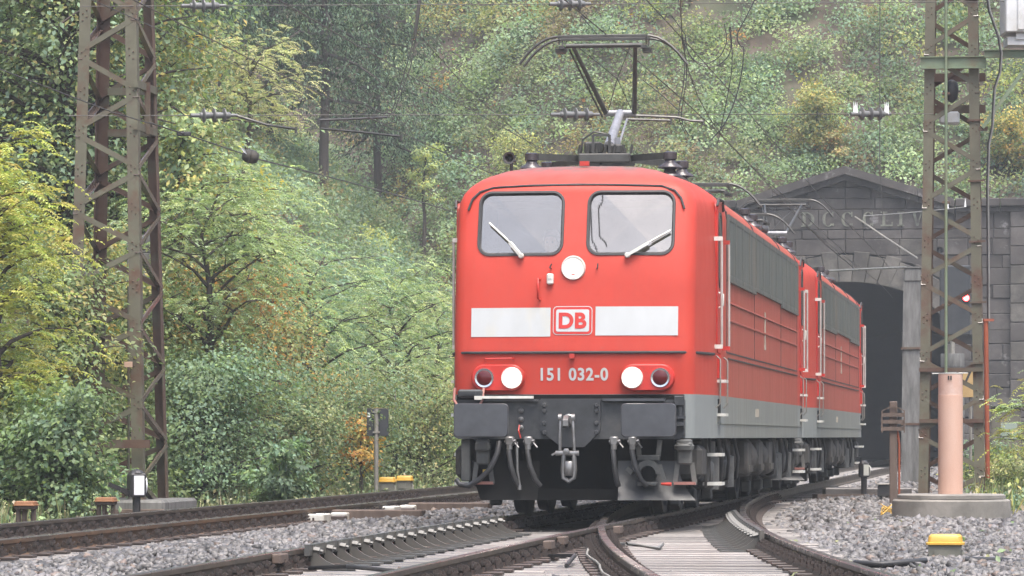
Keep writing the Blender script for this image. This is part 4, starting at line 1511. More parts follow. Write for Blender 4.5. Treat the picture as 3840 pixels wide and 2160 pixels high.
    for y0, y1, k, zb, lip in secs:
        w = (y1 - y0) / k
        for i in range(k):
            a, b = y0 + i * w + .015, y0 + (i + 1) * w - .015
            mb = MB()
            mb.box(HALF - .01, HALF + .012, a, b, zb, 3.37)
            for yy in (a, b - .05): mb.box(HALF + .012, HALF + .028, yy, yy + .05, zb, 3.37)
            mb.box(HALF + .012, HALF + .026, a + .05, b - .05, 3.31, 3.37); mb.box(HALF + .012, HALF + .026, a + .05, b - .05, zb, zb + .05)
            nn = 11
            for j in range(nn):
                c = a + .06 + (b - a - .12) * (j + .5) / nn
                mb.add([(HALF + .012, c - .035, zb + .05), (HALF + .024, c + .02, zb + .05), (HALF + .012, c + .03, zb + .05), (HALF + .012, c - .035, 3.31), (HALF + .024, c + .02, 3.31), (HALF + .012, c + .03, 3.31)], [(0, 1, 4, 3), (1, 2, 5, 4)])
            mb.build('louvre_panel', M['vent'], lo)
        if lip:
            mb = MB(); mb.box(HALF - .005, HALF + .032, y0, y1, zb - .035, zb - .004); mb.build('louvre_lip', M['vent'], lo)
    for z, y0, y1 in ((2.375, 2.8, 15.6), (2.175, 2.8, 15.6)):
        mb = MB(); mb.tube([(HALF, y0, z), (HALF, y1, z)], .016, 6); mb.build('side_rib', M['red_rib'], lo, smooth=60)
    mb = MB(); mb.box(HALF - .01, HALF + .006, 2.72, 15.7, 1.80, 1.815); mb.box(HALF - .01, HALF + .012, 2.9, 15.7, 1.735, 1.75); mb.build('side_seam', M['rubber'], lo)
    for yy in (2.70, 7.1, 12.1, 15.66):
        mb = MB(); mb.box(HALF - .01, HALF + .005, yy, yy + .02, 1.8, 3.40 if yy in (2.70, 15.66) else 2.66); mb.build('panel_joint', M['rubber'], lo)
    for yy in (2.72, 7.1, 12.1, 15.66):      # roof joints
        mb = MB()
        pts = [(lerp_tab(z, WID) + .004, yy, z + .003) for z in (3.36, 3.44, 3.52, 3.60, 3.68, 3.75, 3.80)]
        mb.tube(pts, .012, 5); mb.build('roof_joint', M['rubber'], lo)
    mb = MB(); mb.box(HALF, HALF + .01, 8.9, 9.02, 2.02, 2.45); mb.cbox((HALF + .005, 8.96, 2.00), .012, .2, .06); mb.build('data_plate', M['cream_old'], lo)
    mb = MB(); [mb.box(HALF, HALF + .004, 7.3 + i * .22, 7.45 + i * .22, 1.10, 1.2) for i in range(3)]; mb.build('skirt_stencil', M['cream_old'], lo)
    mb = MB(); mb.box(HALF - .01, HALF + .010, 1.5, 16.9, 1.00, 1.012); mb.build('skirt_edge', M['skirt'], lo)
    for end in (0, 1):
        Y = (lambda y: y) if end == 0 else (lambda y: LOCO_L - y)
        for sx in ((1, -1) if end == 0 else (1,)):
            # door with its window
            yd = 1.62
            w = HALF
            mb = MB()
            ya, yb = sorted((Y(1.34), Y(1.96)))
            o2 = [(y, z) for y, z in rrect(ya, yb, 1.78, 3.44, .10, 4)]
            n = len(o2)
            mb.v = [(sx * (w - .02), y, z) for y, z in o2] + [(sx * (w + .012), y, z) for y, z in o2]
            mb.f = [[i, (i + 1) % n, (i + 1) % n + n, i + n] for i in range(n)] + [list(range(n, 2 * n))]
            mb.m = [0] * len(mb.f)
            dr = mb.build('cab_door', M['red_part'], lo)
            mb = MB()
            ya, yb = sorted((Y(1.48), Y(1.82)))
            o2 = rrect(ya, yb, 2.52, 3.30, .09, 4); o3 = rrect(ya - .025, yb + .025, 2.495, 3.325, .11, 4); n = len(o2)
            mb.v = [(sx * (w + .010), y, z) for y, z in o3] + [(sx * (w + .024), y, z) for y, z in o3] + [(sx * (w + .02), y, z) for y, z in o2] + [(sx * (w + .014), y, z) for y, z in o2]
            for j in range(3): mb.f += [[j * n + i, j * n + (i + 1) % n, (j + 1) * n + (i + 1) % n, (j + 1) * n + i] for i in range(n)]
            mb.m = [0] * len(mb.f)
            mb.mat(1); mb.f.append([3 * n + i for i in range(n)]); mb.m.append(1)
            mb.build('door_window', [M['rubber'], M['door_glass']], dr)
            mb = MB(); mb.tube([(sx * (w + .01), Y(1.50), 2.44), (sx * (w + .06), Y(1.50), 2.42), (sx * (w + .06), Y(1.50), 2.30), (sx * (w + .01), Y(1.50), 2.27)], .013, 6); mb.build('door_handle', M['cream'], dr, smooth=60)
            mb = MB(); mb.tube([(sx * (w + .012), Y(1.30), 3.38), (sx * (w + .02), Y(1.34), 3.46), (sx * (w + .02), Y(2.0), 3.47), (sx * (w + .012), Y(2.06), 3.36)], .016, 6); mb.build('door_gutter', M['rubber'], dr)
            # white grab rails either side of the door
            for yy in (1.22, 2.12):
                mb = MB(); ww = side_w(Y(yy)) + (.075 if sx > 0 else .035)
                mb.tube([(sx * ww, Y(yy), 1.86), (sx * ww, Y(yy), 3.02)], .015, 8)
                gr = mb.build('grab_rail', M['grab'], lo, smooth=60)
                mb = MB()
                for zz in (1.84, 3.02): mb.bar((sx * (ww - .085), Y(yy), zz), (sx * (ww + .012), Y(yy), zz), .03, .045)
                mb.build('rail_mount', M['red_part'] if yy > 2 else M['cream'], gr)
                mb = MB(); mb.tube([(sx * (ww - .06), Y(yy), 1.74), (sx * (ww - .015), Y(yy), 1.70), (sx * (ww - .015), Y(yy), 1.22), (sx * (ww - .06), Y(yy), 1.17)], .010, 6); mb.build('lower_rail', M['post'], lo, smooth=60)
            ww = HALF
            mb = MB(); mb.box(*sorted((sx * (ww - .01), sx * (ww + .035))), *sorted((Y(1.45), Y(1.85))), 1.50, 1.76); mb.build('step_backing', M['red_part'], lo)
            mb = MB(); mb.box(*sorted((sx * (ww - .01), sx * (ww + .01))), *sorted((Y(1.5), Y(1.8))), 1.10, 1.27); mb.build('step_recess_shade', M['black'], lo)  # flat black plate painting the shade inside a step recess
            for zz in (1.47, 1.10):
                mb = MB(); mb.box(*sorted((sx * (ww + .0), sx * (ww + .09))), *sorted((Y(1.44), Y(1.86))), zz - .02, zz + .012); mb.build('door_step', M['cream'], lo)
            for zz in (.66, .34):
                mb = MB(); mb.box(*sorted((sx * (ww - .16), sx * (ww + .05))), *sorted((Y(1.44), Y(1.86))), zz - .02, zz + .015); mb.build('door_step', M['cream'], lo)
            for yy in (1.42, 1.88):
                mb = MB(); mb.box(*sorted((sx * (ww - .14), sx * (ww - .11))), *sorted((Y(yy), Y(yy + .03))), .30, .84)
                mb.build('step_hanger', M['underframe'], lo)
    # ---- roof
    mb = MB()
    hood = [(.88, 3.70), (.84, 3.80), (.74, 3.845), (.3, 3.90), (-.3, 3.90), (-.74, 3.845), (-.84, 3.80), (-.88, 3.70)]
    mb.prism(hood, 5.3, 13.1, lambda p, q, h: (p, h, q))
    mb.build('roof_hood', M['roofgrey'], lo, smooth=30)
    mb = MB()
    for a, b in ((1.9, 5.2), (13.2, 16.5)): mb.prism([(.80, 3.70), (.76, 3.80), (.5, 3.835), (-.5, 3.835), (-.76, 3.80), (-.80, 3.70)], a, b, lambda p, q, h: (p, h, q + .012))
    mb.build('roof_tray', M['roofgrey'], lo)
    mb = MB()
    mb.box(.86, .98, 2.3, 16.0, 3.74, 3.77)
    mb.tube([(.55, 4.6, 3.95), (.58, 6.0, 4.02), (.55, 9.2, 4.0), (.58, 12.5, 4.02), (.55, 13.6, 3.97)], .018, 6)
    mb.build('roof_busbar', M['panto'], lo)
    ins = MB(); insulator(ins, (0, 0, 0), .2, .09); im = ins.mesh('roof_insulator', M['isolator'], smooth=50)
    for x, y in ((.58, 6.0), (.56, 8.0), (.56, 10.2), (.58, 12.5), (.3, 5.0), (.3, 13.3)): inst('roof_insulator', im, lo, (x, y, 3.81))
    for y in (6.6, 7.3, 11.2, 12.0):
        mb = MB(); mb.chbox(-.4, .4, y - .22, y + .22, 3.89, 4.0, .02); mb.build('roof_box', M['roofgrey'], lo)
    for x, y in ((-.86, 1.45), (.86, LOCO_L - 1.45)):
        mb = MB(); d = -1 if y < 5 else 1
        mb.lathe((x, y, 3.93), (0, d, 0), [(.02, -.35), (.03, -.1), (.04, .0), (.058, .08), (.07, .12), (.05, .115), (.02, .03)], 16); mb.tube([(x, y + .1 * -d, 3.93), (x, y + .1 * -d, 3.70)], .02, 6)
        mb.build('horn', M['rubber'], lo, smooth=50)
    pantograph(lo, 3.1, raised_front, False)
    pantograph(lo, LOCO_L - 3.1, not raised_front, True)
    # ---- running gear
    for bc in (3.75, LOCO_L - 3.75):
        d = 1 if bc < 9 else -1
        for ax in (-1.95, 0.05, 2.25):
            y = bc + d * ax
            for sx in (-1, 1):
                inst('wheel', WHEEL, lo, (sx * .75, y, 0), (0, 0, 0 if sx > 0 else PI))
            mb = MB(); mb.tube([(-.7, y, .625), (.7, y, .625)], .09, 10); mb.build('axle', M['black'], lo)
            for sx in (1, -1):
                mb = MB()
                mb.chbox(*sorted((sx * .98, sx * 1.24)), y - .22, y + .22, .42, .78, .04)
                mb.lathe((sx * 1.2, y, .60), (sx, 0, 0), [(.17, 0), (.17, .07), (.12, .10)], 14)
                for dy in (-.36, .36):
                    mb.lathe((sx * 1.12, y + dy, .42), (0, 0, 1), [(.085, 0), (.085, .06), (.07, .07), (.085, .1), (.07, .14), (.085, .18), (.07, .22), (.085, .26), (.085, .32)], 10)
                mb.build('axle_box', M['underframe'], lo, smooth=35)
                mb = MB()
                mb.tube([(sx * 1.0, y - .62, .42), (sx * .98, y - .58, .16)], .03, 6); mb.chbox(*sorted((sx * .92, sx * 1.05)), y - .68, y - .54, .10, .26, .02); mb.chbox(*sorted((sx * .84, sx * 1.06)), y - .74, y - .60, .32, .52, .02)
                mb.build('brake_block', M['under_light'], lo)
        for sx in (1, -1):
            mb = MB()
            yl, yh_ = bc - 2.75, bc + 2.95
            mb.prism([(yl, .62), (yl + .2, .80), (yh_ - .2, .80), (yh_, .62), (yh_ - .5, .62), (bc + 1.4, .70), (bc + .9, .60), (bc - .7, .60), (bc - 1.2, .70), (yl + .5, .62)], sx * .94, sx * 1.10, lambda p, q, h: (h, p, q))
            mb.build('bogie_frame', M['underframe'], lo)
            for yy, dz in ((bc - 1.0, 0), (bc + 1.15, 0)):
                mb = MB(); mb.chbox(*sorted((sx * 1.05, sx * 1.30)), yy - .24, yy + .24, .28, .58, .03); mb.tube([(sx * 1.22, yy - .2, .58), (sx * 1.25, yy - .2, .84)], .028, 6); mb.lathe((sx * 1.22, yy, .50), (0, 0, 1), [(.13, -.24), (.13, .12), (.08, .14), (.08, .3)], 12)
                mb.build('sand_box', M['under_light'], lo, smooth=40)
            mb = MB(); yy = bc - d * 2.9
            mb.chbox(*sorted((sx * 1.0, sx * 1.34)), yy - .35, yy + .35, .40, .76, .05)
            mb.build('equipment_case', M['underframe'], lo)
            for i, yy in enumerate((bc - .45, bc + .6, bc - 2.3, bc + 2.0)):
                mb = MB()
                mb.tube([(sx * 1.28, yy, .84), (sx * 1.33, yy + .03, .60), (sx * 1.30, yy + .14, .36), (sx * 1.22, yy + .30, .33), (sx * 1.25, yy + .42, .55), (sx * 1.27, yy + .45, .82)], .022 if i % 2 else .032, 7)
                mb.build('cable_loop', M['hose'], lo, smooth=60)
    for y in (7.3, 8.3, 9.3, 10.3, 11.2):
        for sx in (1,):
            mb = MB()
            if y in (8.3, 10.3):
                mb.lathe((sx * 1.15, y - .42, .60), (0, 1, 0), [(.05, 0), (.2, .05), (.22, .12), (.22, .72), (.2, .79), (.05, .84)], 16)
            else:
                mb.chbox(.95, 1.36, y - .38, y + .38, .36, .82, .04); mb.box(1.36, 1.38, y - .3, y + .3, .42, .5)
            mb.build('air_tank' if y in (8.3, 10.3) else 'equipment_case', M['underframe'], lo, smooth=40)
    mb = MB(); mb.box(-1.15, 1.05, .4, LOCO_L - .4, .76, .838); mb.box(-.6, .6, 6.9, 11.4, .3, .76); mb.build('underframe', M['black'], lo)
    return lo


M['grab'] = mat('worn_grab_rail_paint', (0.42, 0.41, 0.39), (0.33, 0.31, 0.28), 7, 0.5)
M['red_rib'] = mat('dusty_red_rib', (0.36, 0.07, 0.045), (0.28, 0.07, 0.05), 4, 0.55)
M['cream_old'] = mat('dusty_cream', (0.42, 0.38, 0.30), (0.33, 0.28, 0.22), 6, 0.7)
M['door_glass'] = mat('dark_side_glass', (0.09, 0.095, 0.085), (0.13, 0.13, 0.11), 2, 0.12, spec=0.8)
mbw = MB()
mbw.lathe((-.065, 0, .625), (1, 0, 0), [(.66, 0), (.66, .03), (.625, .04), (.62, .135), (.54, .135), (.52, .10), (.25, .09), (.22, .17), (.1, .17)], 40)
WHEEL = mbw.mesh('wheel', M['underframe'], smooth=40)
BODY = body_mesh()
DBTXT = glyphs(on_front(text_mesh('DB', 0.172, M['red_part'], 0.042, 1.06, 1.0), 0, 2.096, .011))
NUMTXT = glyphs(on_front(text_mesh('151 032-0', 0.138, M['white_paint'], 0.028, 1.10, 0.92), .02, 1.522, .004))
loco1 = make_loco(O, 'front red electric locomotive with white headlights and a raised pantograph at the near end', True)
loco2 = make_loco(TP(19.49, 0), 'second red electric locomotive coupled behind the first, nearer the tunnel', False)
make_person(TP(1.08, -0.36, 2.28))
# ------------------------------------------------------------------ lattice towers
def lattice_tower(name, corners, z0, z1, taper, panel, legw, label, zstart=None, flip=0):
    """corners: four (t, s) offsets at the foot (front left, front right, back right, back left) around the root's track place"""
    s_, t_, = corners['at']
    root = empty(name, TP(s_, t_, z0), -YAW, label, 'lattice mast', 'lattice masts of the overhead line')
    hw, hd = corners['half']
    H = z1 - z0

    def leg(i, z):
        sx, sy = ((-1, -1), (1, -1), (1, 1), (-1, 1))[i]
        k = 1 - taper * (z / H)
        ox, oy = corners.get('lean', (0, 0))
        return Vector((sx * hw * k + ox * z / H, sy * hd * k + oy * z / H, z))
    for i in range(4):
        mb = MB()
        sx, sy = ((-1, -1), (1, -1), (1, 1), (-1, 1))[i]
        mb.angle(leg(i, 0), leg(i, H), legw, 0.014, (-sx, 0, 0), (0, -sy, 0))
        mb.build('leg', M['tower'] if sy < 0 else M['tower_rust'], root)
    n = int(H / panel)
    for f in range(4):
        a, b = f, (f + 1) % 4
        off = Vector(((0, -1, 0), (1, 0, 0), (0, 1, 0), (-1, 0, 0))[f]) * 0.004
        for k in range(n):
            za, zb = k * panel + 0.06 * panel, (k + 1) * panel - 0.06 * panel
            p, q = (a, b) if (k + flip + (f % 2)) % 2 == 0 else (b, a)
            A, B = leg(p, za) + off, leg(q, zb) + off
            mb = MB()
            inw = -off.normalized()
            d = (B - A).normalized()
            up = d.cross(inw).normalized()
            if up.z < 0: up = -up
            mb.angle(A - up * legw * .22, B - up * legw * .22, legw * 0.46, 0.008, up, inw)
            mb.build('brace', M['tower_wet'] if f in (1, 3) else (M['tower'] if f == 0 else M['tower_rust']), root)
    # rivets at the joints of the near face
    rv = MB(); rv.lathe((0, 0, 0), (0, -1, 0), [(.013, 0), (.012, .008), (.006, .012)], 6)
    rm = rv.mesh('rivet', M['tower_rust'])
    for k in range(n + 1):
        for i in (0, 1):
            p = leg(i, k * panel)
            sx = (-1, 1)[i]
            for dz in (-.07, -.02, .03, .08):
                q = leg(i, min(H, max(0, k * panel + dz)))
                inst('rivet', rm, root, (q.x - sx * (legw * (.3 if dz in (-.07, .03) else .65)), q.y - .001, q.z))
    return root, leg


# left tower
tl, legL = lattice_tower('lattice_mast', {'at': (0, 0), 'half': (0.585, 0.85), 'lean': (0.0, 0.0)}, -0.35, 8.8, 0.36, 0.56, 0.165, 'tall rusty green lattice mast rising in front of the bushes at the left')
Xl = PX(417, 1636, 57); sl, tl_t = ST(Xl.x, 57.9)
tl.location = TP(sl, tl_t, -0.35)
mb = MB(); mb.chbox(-.85, .95, -1.15, 1.1, -.2, .30, .04); mb.build('foundation', M['concrete_old'], tl)
mb = MB(); mb.chbox(-.86, .96, -1.16, -1.10, -.1, .17, .01); mb.build('foundation_stain', M['wood_post'], tl)
for z in (5.62, 6.23):
    mb = MB()
    mb.box(-.28, .46, .56, .62, z, z + .11); mb.box(.40, .46, -.7, .62, z, z + .11)
    mb.build('crossbeam', M['tower'], tl)
mb = MB(); mb.bar((.47, -.1, 5.6), (.47, -.1, 6.35), .05, .08); mb.build('clamp_plate', M['tower_rust'], tl)
mb = MB(); mb.box(-.2, .70, -.98, -.93, 1.04, 1.16); mb.build('foot_beam', M['tower_rust'], tl)
mb = MB(); mb.tube([(0.12, .2, 3.4), (0.12, .2, .3)], .02, 6); mb.build('cable_duct', M['tower'], tl)
mb = MB(); mb.chbox(.30, .42, -.86, -.84, 2.2, 2.28, .004); mb.build('mast_plate', M['salmon'], tl)

# right tower
tr_, legR = lattice_tower('lattice_mast', {'at': (0, 0), 'half': (0.52, 0.47)}, -0.3, 9.2, 0.26, 0.60, 0.155, 'brown green lattice mast carrying cables and a bracket, left of the orange conduit')
Xr = PX(3586, 1636, 62); sr, tr_t = ST(Xr.x, 62.6)
tr_.location = TP(sr, tr_t, -0.3)
mb = MB(); mb.chbox(-.6, .6, -.62, .6, -.2, .22, .04); mb.build('foundation', M['concrete_old'], tr_)
for z in (1.37, 2.17):
    mb = MB(); mb.box(-.50, .50, -.52, -.47, z, z + .06); mb.box(-.50, .50, -.47, -.40, z, z + .012); mb.build('crossbeam', M['tower_rust'], tr_)
mb = MB(); zt = EYE + (1636 - 232) * 62 / F + .3      # green beam clamped across the mast
mb.box(-.48, .54, -.50, -.49, zt - .09, zt + .09); mb.box(-.48, .54, -.54, -.45, zt + .08, zt + .095); mb.box(-.48, .54, -.54, -.45, zt - .095, zt - .08)
mb.build('bracket_beam', M['green_beam'], tr_)
zl2 = EYE + (1636 - 430) * 62 / F + .3
mb = MB(); mb.chbox(-.20, .12, -.16, .0, zl2 - .11, zl2 + .09, .03); mb.build('tension_box', M['transformer'], tr_)
for z in (zl2 + .10, zl2 + .60):
    mb = MB(); mb.box(-.44, .52, .33, .40, z, z + .13); mb.build('crossbeam', M['tower_rust'], tr_)
mb = MB(); mb.tube([(-.08, -.60, 1.0), (-.08, -.58, 9.2)], .024, 8); mb.build('drive_rod', M['drive_rod'] if 'drive_rod' in M else M['green_beam'], tr_, smooth=60)
for z in (3.2, 4.8, 6.5): 
    mb = MB(); mb.box(-.14, -.02, -.60, -.36, z, z + .03); mb.build('rod_guide', M['tower_rust'], tr_)
mb = MB(); mb.lathe((.0, -.2, zl2 + .42), (0, 0, 1), [(.02, -.2), (.09, -.14), (.11, 0), (.09, .12), (.03, .16)], 12); mb.tube([(-.14, -.2, zl2 + .40), (.14, -.2, zl2 + .40)], .02, 6); mb.build('pulley_bell', M['lantern'], tr_, smooth=50)
for z in [2.3 + .95 * i for i in range(7)]:
    mb = MB(); k = 1 - .26 * z / 9.5
    mb.bar((.52 * k - .19, -.47 * k - .02, z), (.52 * k + .07, -.47 * k - .02, z + .01), .03, .03); mb.build('cable_clamp', M['tower_rust'], tr_)
cabs = []
for dx, dz in ((0.05, 0), (.085, .05)):
    mb = MB(); P = []
    for px, py in ((3690, -30), (3700, 40), (3735, 140), (3745, 200), (3740, 270), (3720, 330), (3715, 400), (3712, 470), (3698, 540), (3693, 700), (3695, 900), (3696, 1100), (3697, 1210)):
        w = PX(px + dx * 150, py, 61.7)
        s_, t_ = ST(w.x, w.y); q = Vector((t_ - tr_t, s_ - sr, w.z + .3)); P.append(q)
    mb.tube(P, .014, 6); mb.build('cable', M['cable'] if dx < .06 else M['wire_light'], tr_, smooth=60)


def thing(name, loc, label, cat, group=None, rz=None):
    return empty(name, loc, -YAW if rz is None else rz, label, cat, group)


# transformer box on its bracket
br = thing('equipment_bracket', PX(3765, 190, 61.9), 'green steel bracket with a diagonal strut at the upper right', 'bracket', rz=0.0)
pxm = 62 / F
mb = MB()
mb.box(-74 * pxm, 1.2, -.005, .005, -.10, .0); mb.box(-74 * pxm, 1.2, -.05, .05, .0, .012); mb.box(-74 * pxm, 1.2, -.05, .05, -.112, -.1)
mb.build('beam', M['green_beam'], br)
mb = MB(); mb.bar((-82 * pxm, -.02, -290 * pxm), (1.1, -.02, (1.1 / pxm * 1.38 - 175) * pxm), .05, .12, up=(0, 1, 0)); mb.build('strut', M['green_beam'], br)
mb = MB(); mb.box(-95 * pxm, -62 * pxm, -.04, .04, -300 * pxm, -285 * pxm); mb.build('foot_plate', M['tower_rust'], br)
bxo = thing('equipment_box', PX(3765, 155, 62.0), 'pale grey equipment box standing on the green bracket, top right corner', 'equipment box', rz=0.0)
mb = MB(); mb.chbox(-5 * pxm, 1.1, -.4, .4, 25 * pxm, 1.9, .02); mb.build('housing', M['transformer'], bxo)
mb = MB(); [mb.box(40 * pxm + i * .12, 40 * pxm + i * .12 + .09, -.43, -.40, 35 * pxm, 1.8) for i in range(6)]; mb.build('cooling_fin', M['transformer'], bxo)
mb = MB(); mb.box(5 * pxm, 1.1, -.3, .3, -20 * pxm, 10 * pxm); mb.box(35 * pxm, 1.1, -.33, -.30, 0, 24 * pxm); mb.build('base', M['transformer'], bxo)

# orange conduit
mb = MB(); p0, p1 = PX(3704, 1720, 61.2), PX(3697, 1205, 61.2); mb.tube([p0 - Vector((0, 0, .3)), p1], .036, 8); mb.box(p1.x - .04, p1.x + .12, p1.y - .05, p1.y + .05, p1.z, p1.z + .04)
tag(mb.build('conduit_pipe', M['orange_pipe'], smooth=50), 'thin orange conduit pipe beside the right lattice mast', 'pipe')

# concrete mast near the tunnel
cm = thing('concrete_mast', TP(*ST(PX(3420, 1636, 84).x, 84), -.3), 'grey weathered concrete mast between the tunnel mouth and the right lattice mast', 'mast')
mb = MB()
k = 84 / F
h = (1810 - 975) * k
zs = [0, h * .28, h * .281, h * .62, h * .621, h - .75]
for a, b, w0, w1 in ((-.3, h * .30, .225, .215), (h * .30 + .012, h * .64, .21, .195), (h * .64 + .012, h - .28, .195, .175)):
    mb.add([(-w0, -w0, a), (w0, -w0, a), (w0, w0, a), (-w0, w0, a), (-w1, -w1, b), (w1, -w1, b), (w1, w1, b), (-w1, w1, b)], [(0, 3, 2, 1), (4, 5, 6, 7), (0, 1, 5, 4), (1, 2, 6, 5), (2, 3, 7, 6), (3, 0, 4, 7)])
mb.build('shaft', M['concrete_old'], cm)
mb = MB(); mb.chbox(-.16, .22, -.2, .2, h - .28, h, .02); mb.box(-.19, .24, -.22, .22, h, h + .03); mb.build('head', M['concrete_old'], cm)
mb = MB(); [mb.box(-.23, .23, -.23, .23, zz, zz + .05) for zz in (h * .30 - .02, h * .64 - .02)]; mb.build('band', M['tower_rust'], cm)

# concrete block column with signal head
pc = thing('signal_mast', TP(*ST(PX(3572, 1636, 112).x, 112), -.4), 'block column with dark signal screen and one red light behind the right lattice mast', 'signal')
k = 112 / F
for i in range(9):
    mb = MB(); mb.lathe((0, 0, i * .40), (0, 0, 1), [(.33, .01), (.335, .03), (.335, .37), (.33, .39)], 16); mb.build('block', M['concrete_old'], pc, smooth=40)
zc = EYE + (1636 - 1118) * k + .4
mb = MB(); mb.chbox(-.36, .50, -.10, .10, zc - 1.05, zc + .92, .03); mb.build('signal_screen', M['sign_back'], pc)
mb = MB(); mb.tube([(.385, -.10, zc), (.385, -.26, zc)], .10, 14, caps=False); mb.build('lamp_hood', M['lantern'], pc)
mb = MB(); mb.lathe((.385, -.105, zc), (0, -1, 0), [(.085, 0), (.085, .02), (.03, .045)], 16); mb.build('red_lens', M['signal_red'], pc)
mb = MB(); mb.tube([(.0, 0, 3.5), (.0, 0, zc)], .07, 8); mb.build('mast_tube', M['post'], pc)

# loudspeaker / bell on the portal wall
for px, py, r, Y, lab in ((3825, 1175, .15, 129.4, 'round grey horn loudspeaker on the tunnel wall at the right edge'), (3523, 940, .13, 129.4, 'small round wall fitting above the tunnel mouth')):
    p = PX(px, py, Y)
    mb = MB(); mb.lathe(p, (-.05, -1, 0), [(.05, 0), (r * .5, .1), (r, .22), (r * .9, .22), (r * .3, .08)], 16); mb.tube([p, p + Vector((0, .4, 0))], .03, 6)
    tag(mb.build('loudspeaker' if px > 3800 else 'wall_fitting', M['post'] if px > 3800 else M['lantern'], smooth=45), lab, 'loudspeaker' if px > 3800 else 'fitting')

# olive cabinet
cb = thing('relay_cabinet', PX(3772, 1715, 76), 'olive relay cabinet with rounded roof and pale plate by the bushes', 'cabinet', rz=-.12)
k = 76 / F
mb = MB(); w = 56 * k; mb.chbox(-w, w, -.25, .3, -.2, 195 * k, .015); mb.build('housing', M['cabinet'], cb)
mb = MB(); mb.box(-w * .86, w * .86, -.262, -.25, .05, 180 * k); mb.build('door', M['cabinet'], cb)
mb = MB(); pts = [((w + .06) * math.cos(a), 195 * k - .02 + .17 * math.sin(a)) for a in [PI * i / 12 for i in range(13)]]; mb.prism(pts, -.32, .36, lambda p, q, hh: (p, hh, q)); mb.build('roof', M['roofgrey'], cb, smooth=40)
mb = MB(); mb.box(-w * .35, w * .75, -.275, -.262, 70 * k, 130 * k); mb.build('plate', M['plate_green'], cb)

# yellow board on the right mast
sg = thing('kilometre_board', PX(3640, 1437, 66), 'faded yellow board with a black 7 partly hidden behind the right mast', 'sign', rz=-.05)
k = 66 / F
mb = MB(); mb.chbox(-40 * k, 42 * k, -.015, .015, -53 * k, 53 * k, .005); mb.build('board', M['sign_yellow'], sg)
tm = text_mesh('7', .20, M['rubber'], .02)
t7 = inst('numeral', tm, sg, (-.045, -.018, .11))
mb = MB(); mb.tube([(0, .04, -1.6), (0, .04, .3)], .03, 6); mb.build('post', M['post'], sg)

M['salmon_pale'] = mat('pale_salmon_sleeve', (0.54, 0.37, 0.30), (0.50, 0.32, 0.25), 3, 0.4, c3=(0.58, 0.46, 0.41), scale3=2.0)
# salmon pipe on round concrete base
cbx = PX(3588, 1900, 48.0)
base = thing('concrete_ring', (cbx.x, 48.6, -.26), 'low round concrete ring with a flat lid at the right of the tracks', 'concrete ring')
mb = MB(); mb.lathe((0, 0, 0), (0, 0, 1), [(.735, -.1), (.72, .33), (.70, .35), (.60, .355)], 48); mb.build('wall', M['concrete'], base, smooth=30)
mb = MB(); mb.lathe((0, 0, 0), (0, 0, 1), [(.66, .36), (.66, .40), (.63, .415), (.1, .42)], 48); mb.build('lid', M['concrete'], base, smooth=30)
pp = thing('salmon_pipe', (PX(3566, 1840, 48.3).x, 48.35, .15), 'upright salmon pink pipe standing on the round concrete ring', 'pipe')
mb = MB(); mb.lathe((0, 0, 0), (0, 0, 1), [(.150, 0), (.150, 1.21), (.146, 1.215)], 40); mb.build('tube', M['salmon'], pp, smooth=30)
mb = MB(); mb.lathe((0, 0, 0), (0, 0, 1), [(.148, 1.212), (.148, 1.46), (.13, 1.475)], 40); mb.build('upper_sleeve', M['salmon_pale'], pp, smooth=30)
mb = MB(); mb.lathe((0, 0, 1.468), (0, 0, 1), [(.15, 0), (.152, .012), (.06, .016)], 40); mb.bar((-.22, -.05, 1.475), (.05, -.05, 1.475), .02, .012); mb.bar((.1, -.05, 1.48), (.21, -.05, 1.48), .02, .012); mb.build('lid', M['cream'], pp)
mb = MB(); [mb.cbox((x, -.15, 1.42), .018, .02, .05) for x in (-.02, .01)]; mb.build('latch', M['rubber'], pp)


# yellow capped trackside boxes
def cap_box(p, w, label, grp='yellow capped track connection boxes', capm='yellow', legs=False, sc=1.0):
    r = thing('track_connection_box', p, label, 'connection box', grp)
    mb = MB()
    if not legs:
        mb.prism([(-w * .44, -.02), (-w * .48, .15), (w * .46, .15), (w * .42, .06), (w * .50, -.02)], -.11, .11, lambda a, b, h: (a, h, b))
        mb.box(-w * .3, w * .12, -.125, -.11, .02, .11); mb.tube([(w * .40, -.02, .1), (w * .48, -.05, .05), (w * .55, -.08, -.03)], .03, 6)
    else:
        for x in (-w * .36, -.02, w * .36): mb.tube([(x, 0, -.25), (x, 0, .16)], .032, 7)
        mb.chbox(-w * .48, w * .48, -.10, .10, .13, .17, .01)
    mb.build('housing', M['box_grey'] if not legs else M['wood_post'], r)
    mb = MB()
    lay = [(1.08, .155), (1.08, .172), (.97, .178), (.93, .225), (.80, .242)]
    o = rrect(-w / 2, w / 2, -.12, .12, .035, 4); n = len(o)
    mb.v = [(x * k_, y * k_, z if not legs else z * .62 + .075) for k_, z in lay for x, y in o]
    for j in range(len(lay) - 1): mb.f += [[j * n + i, j * n + (i + 1) % n, (j + 1) * n + (i + 1) % n, (j + 1) * n + i] for i in range(n)]
    mb.f += [list(range(n)), [(len(lay) - 1) * n + i for i in range(n)]]
    mb.m = [0] * len(mb.f)
    mb.build('cap', M[capm], r, smooth=40)
    return r


def on_ground(px, Y, z):
    return Vector(((px - 1920) * Y / F, Y, z))


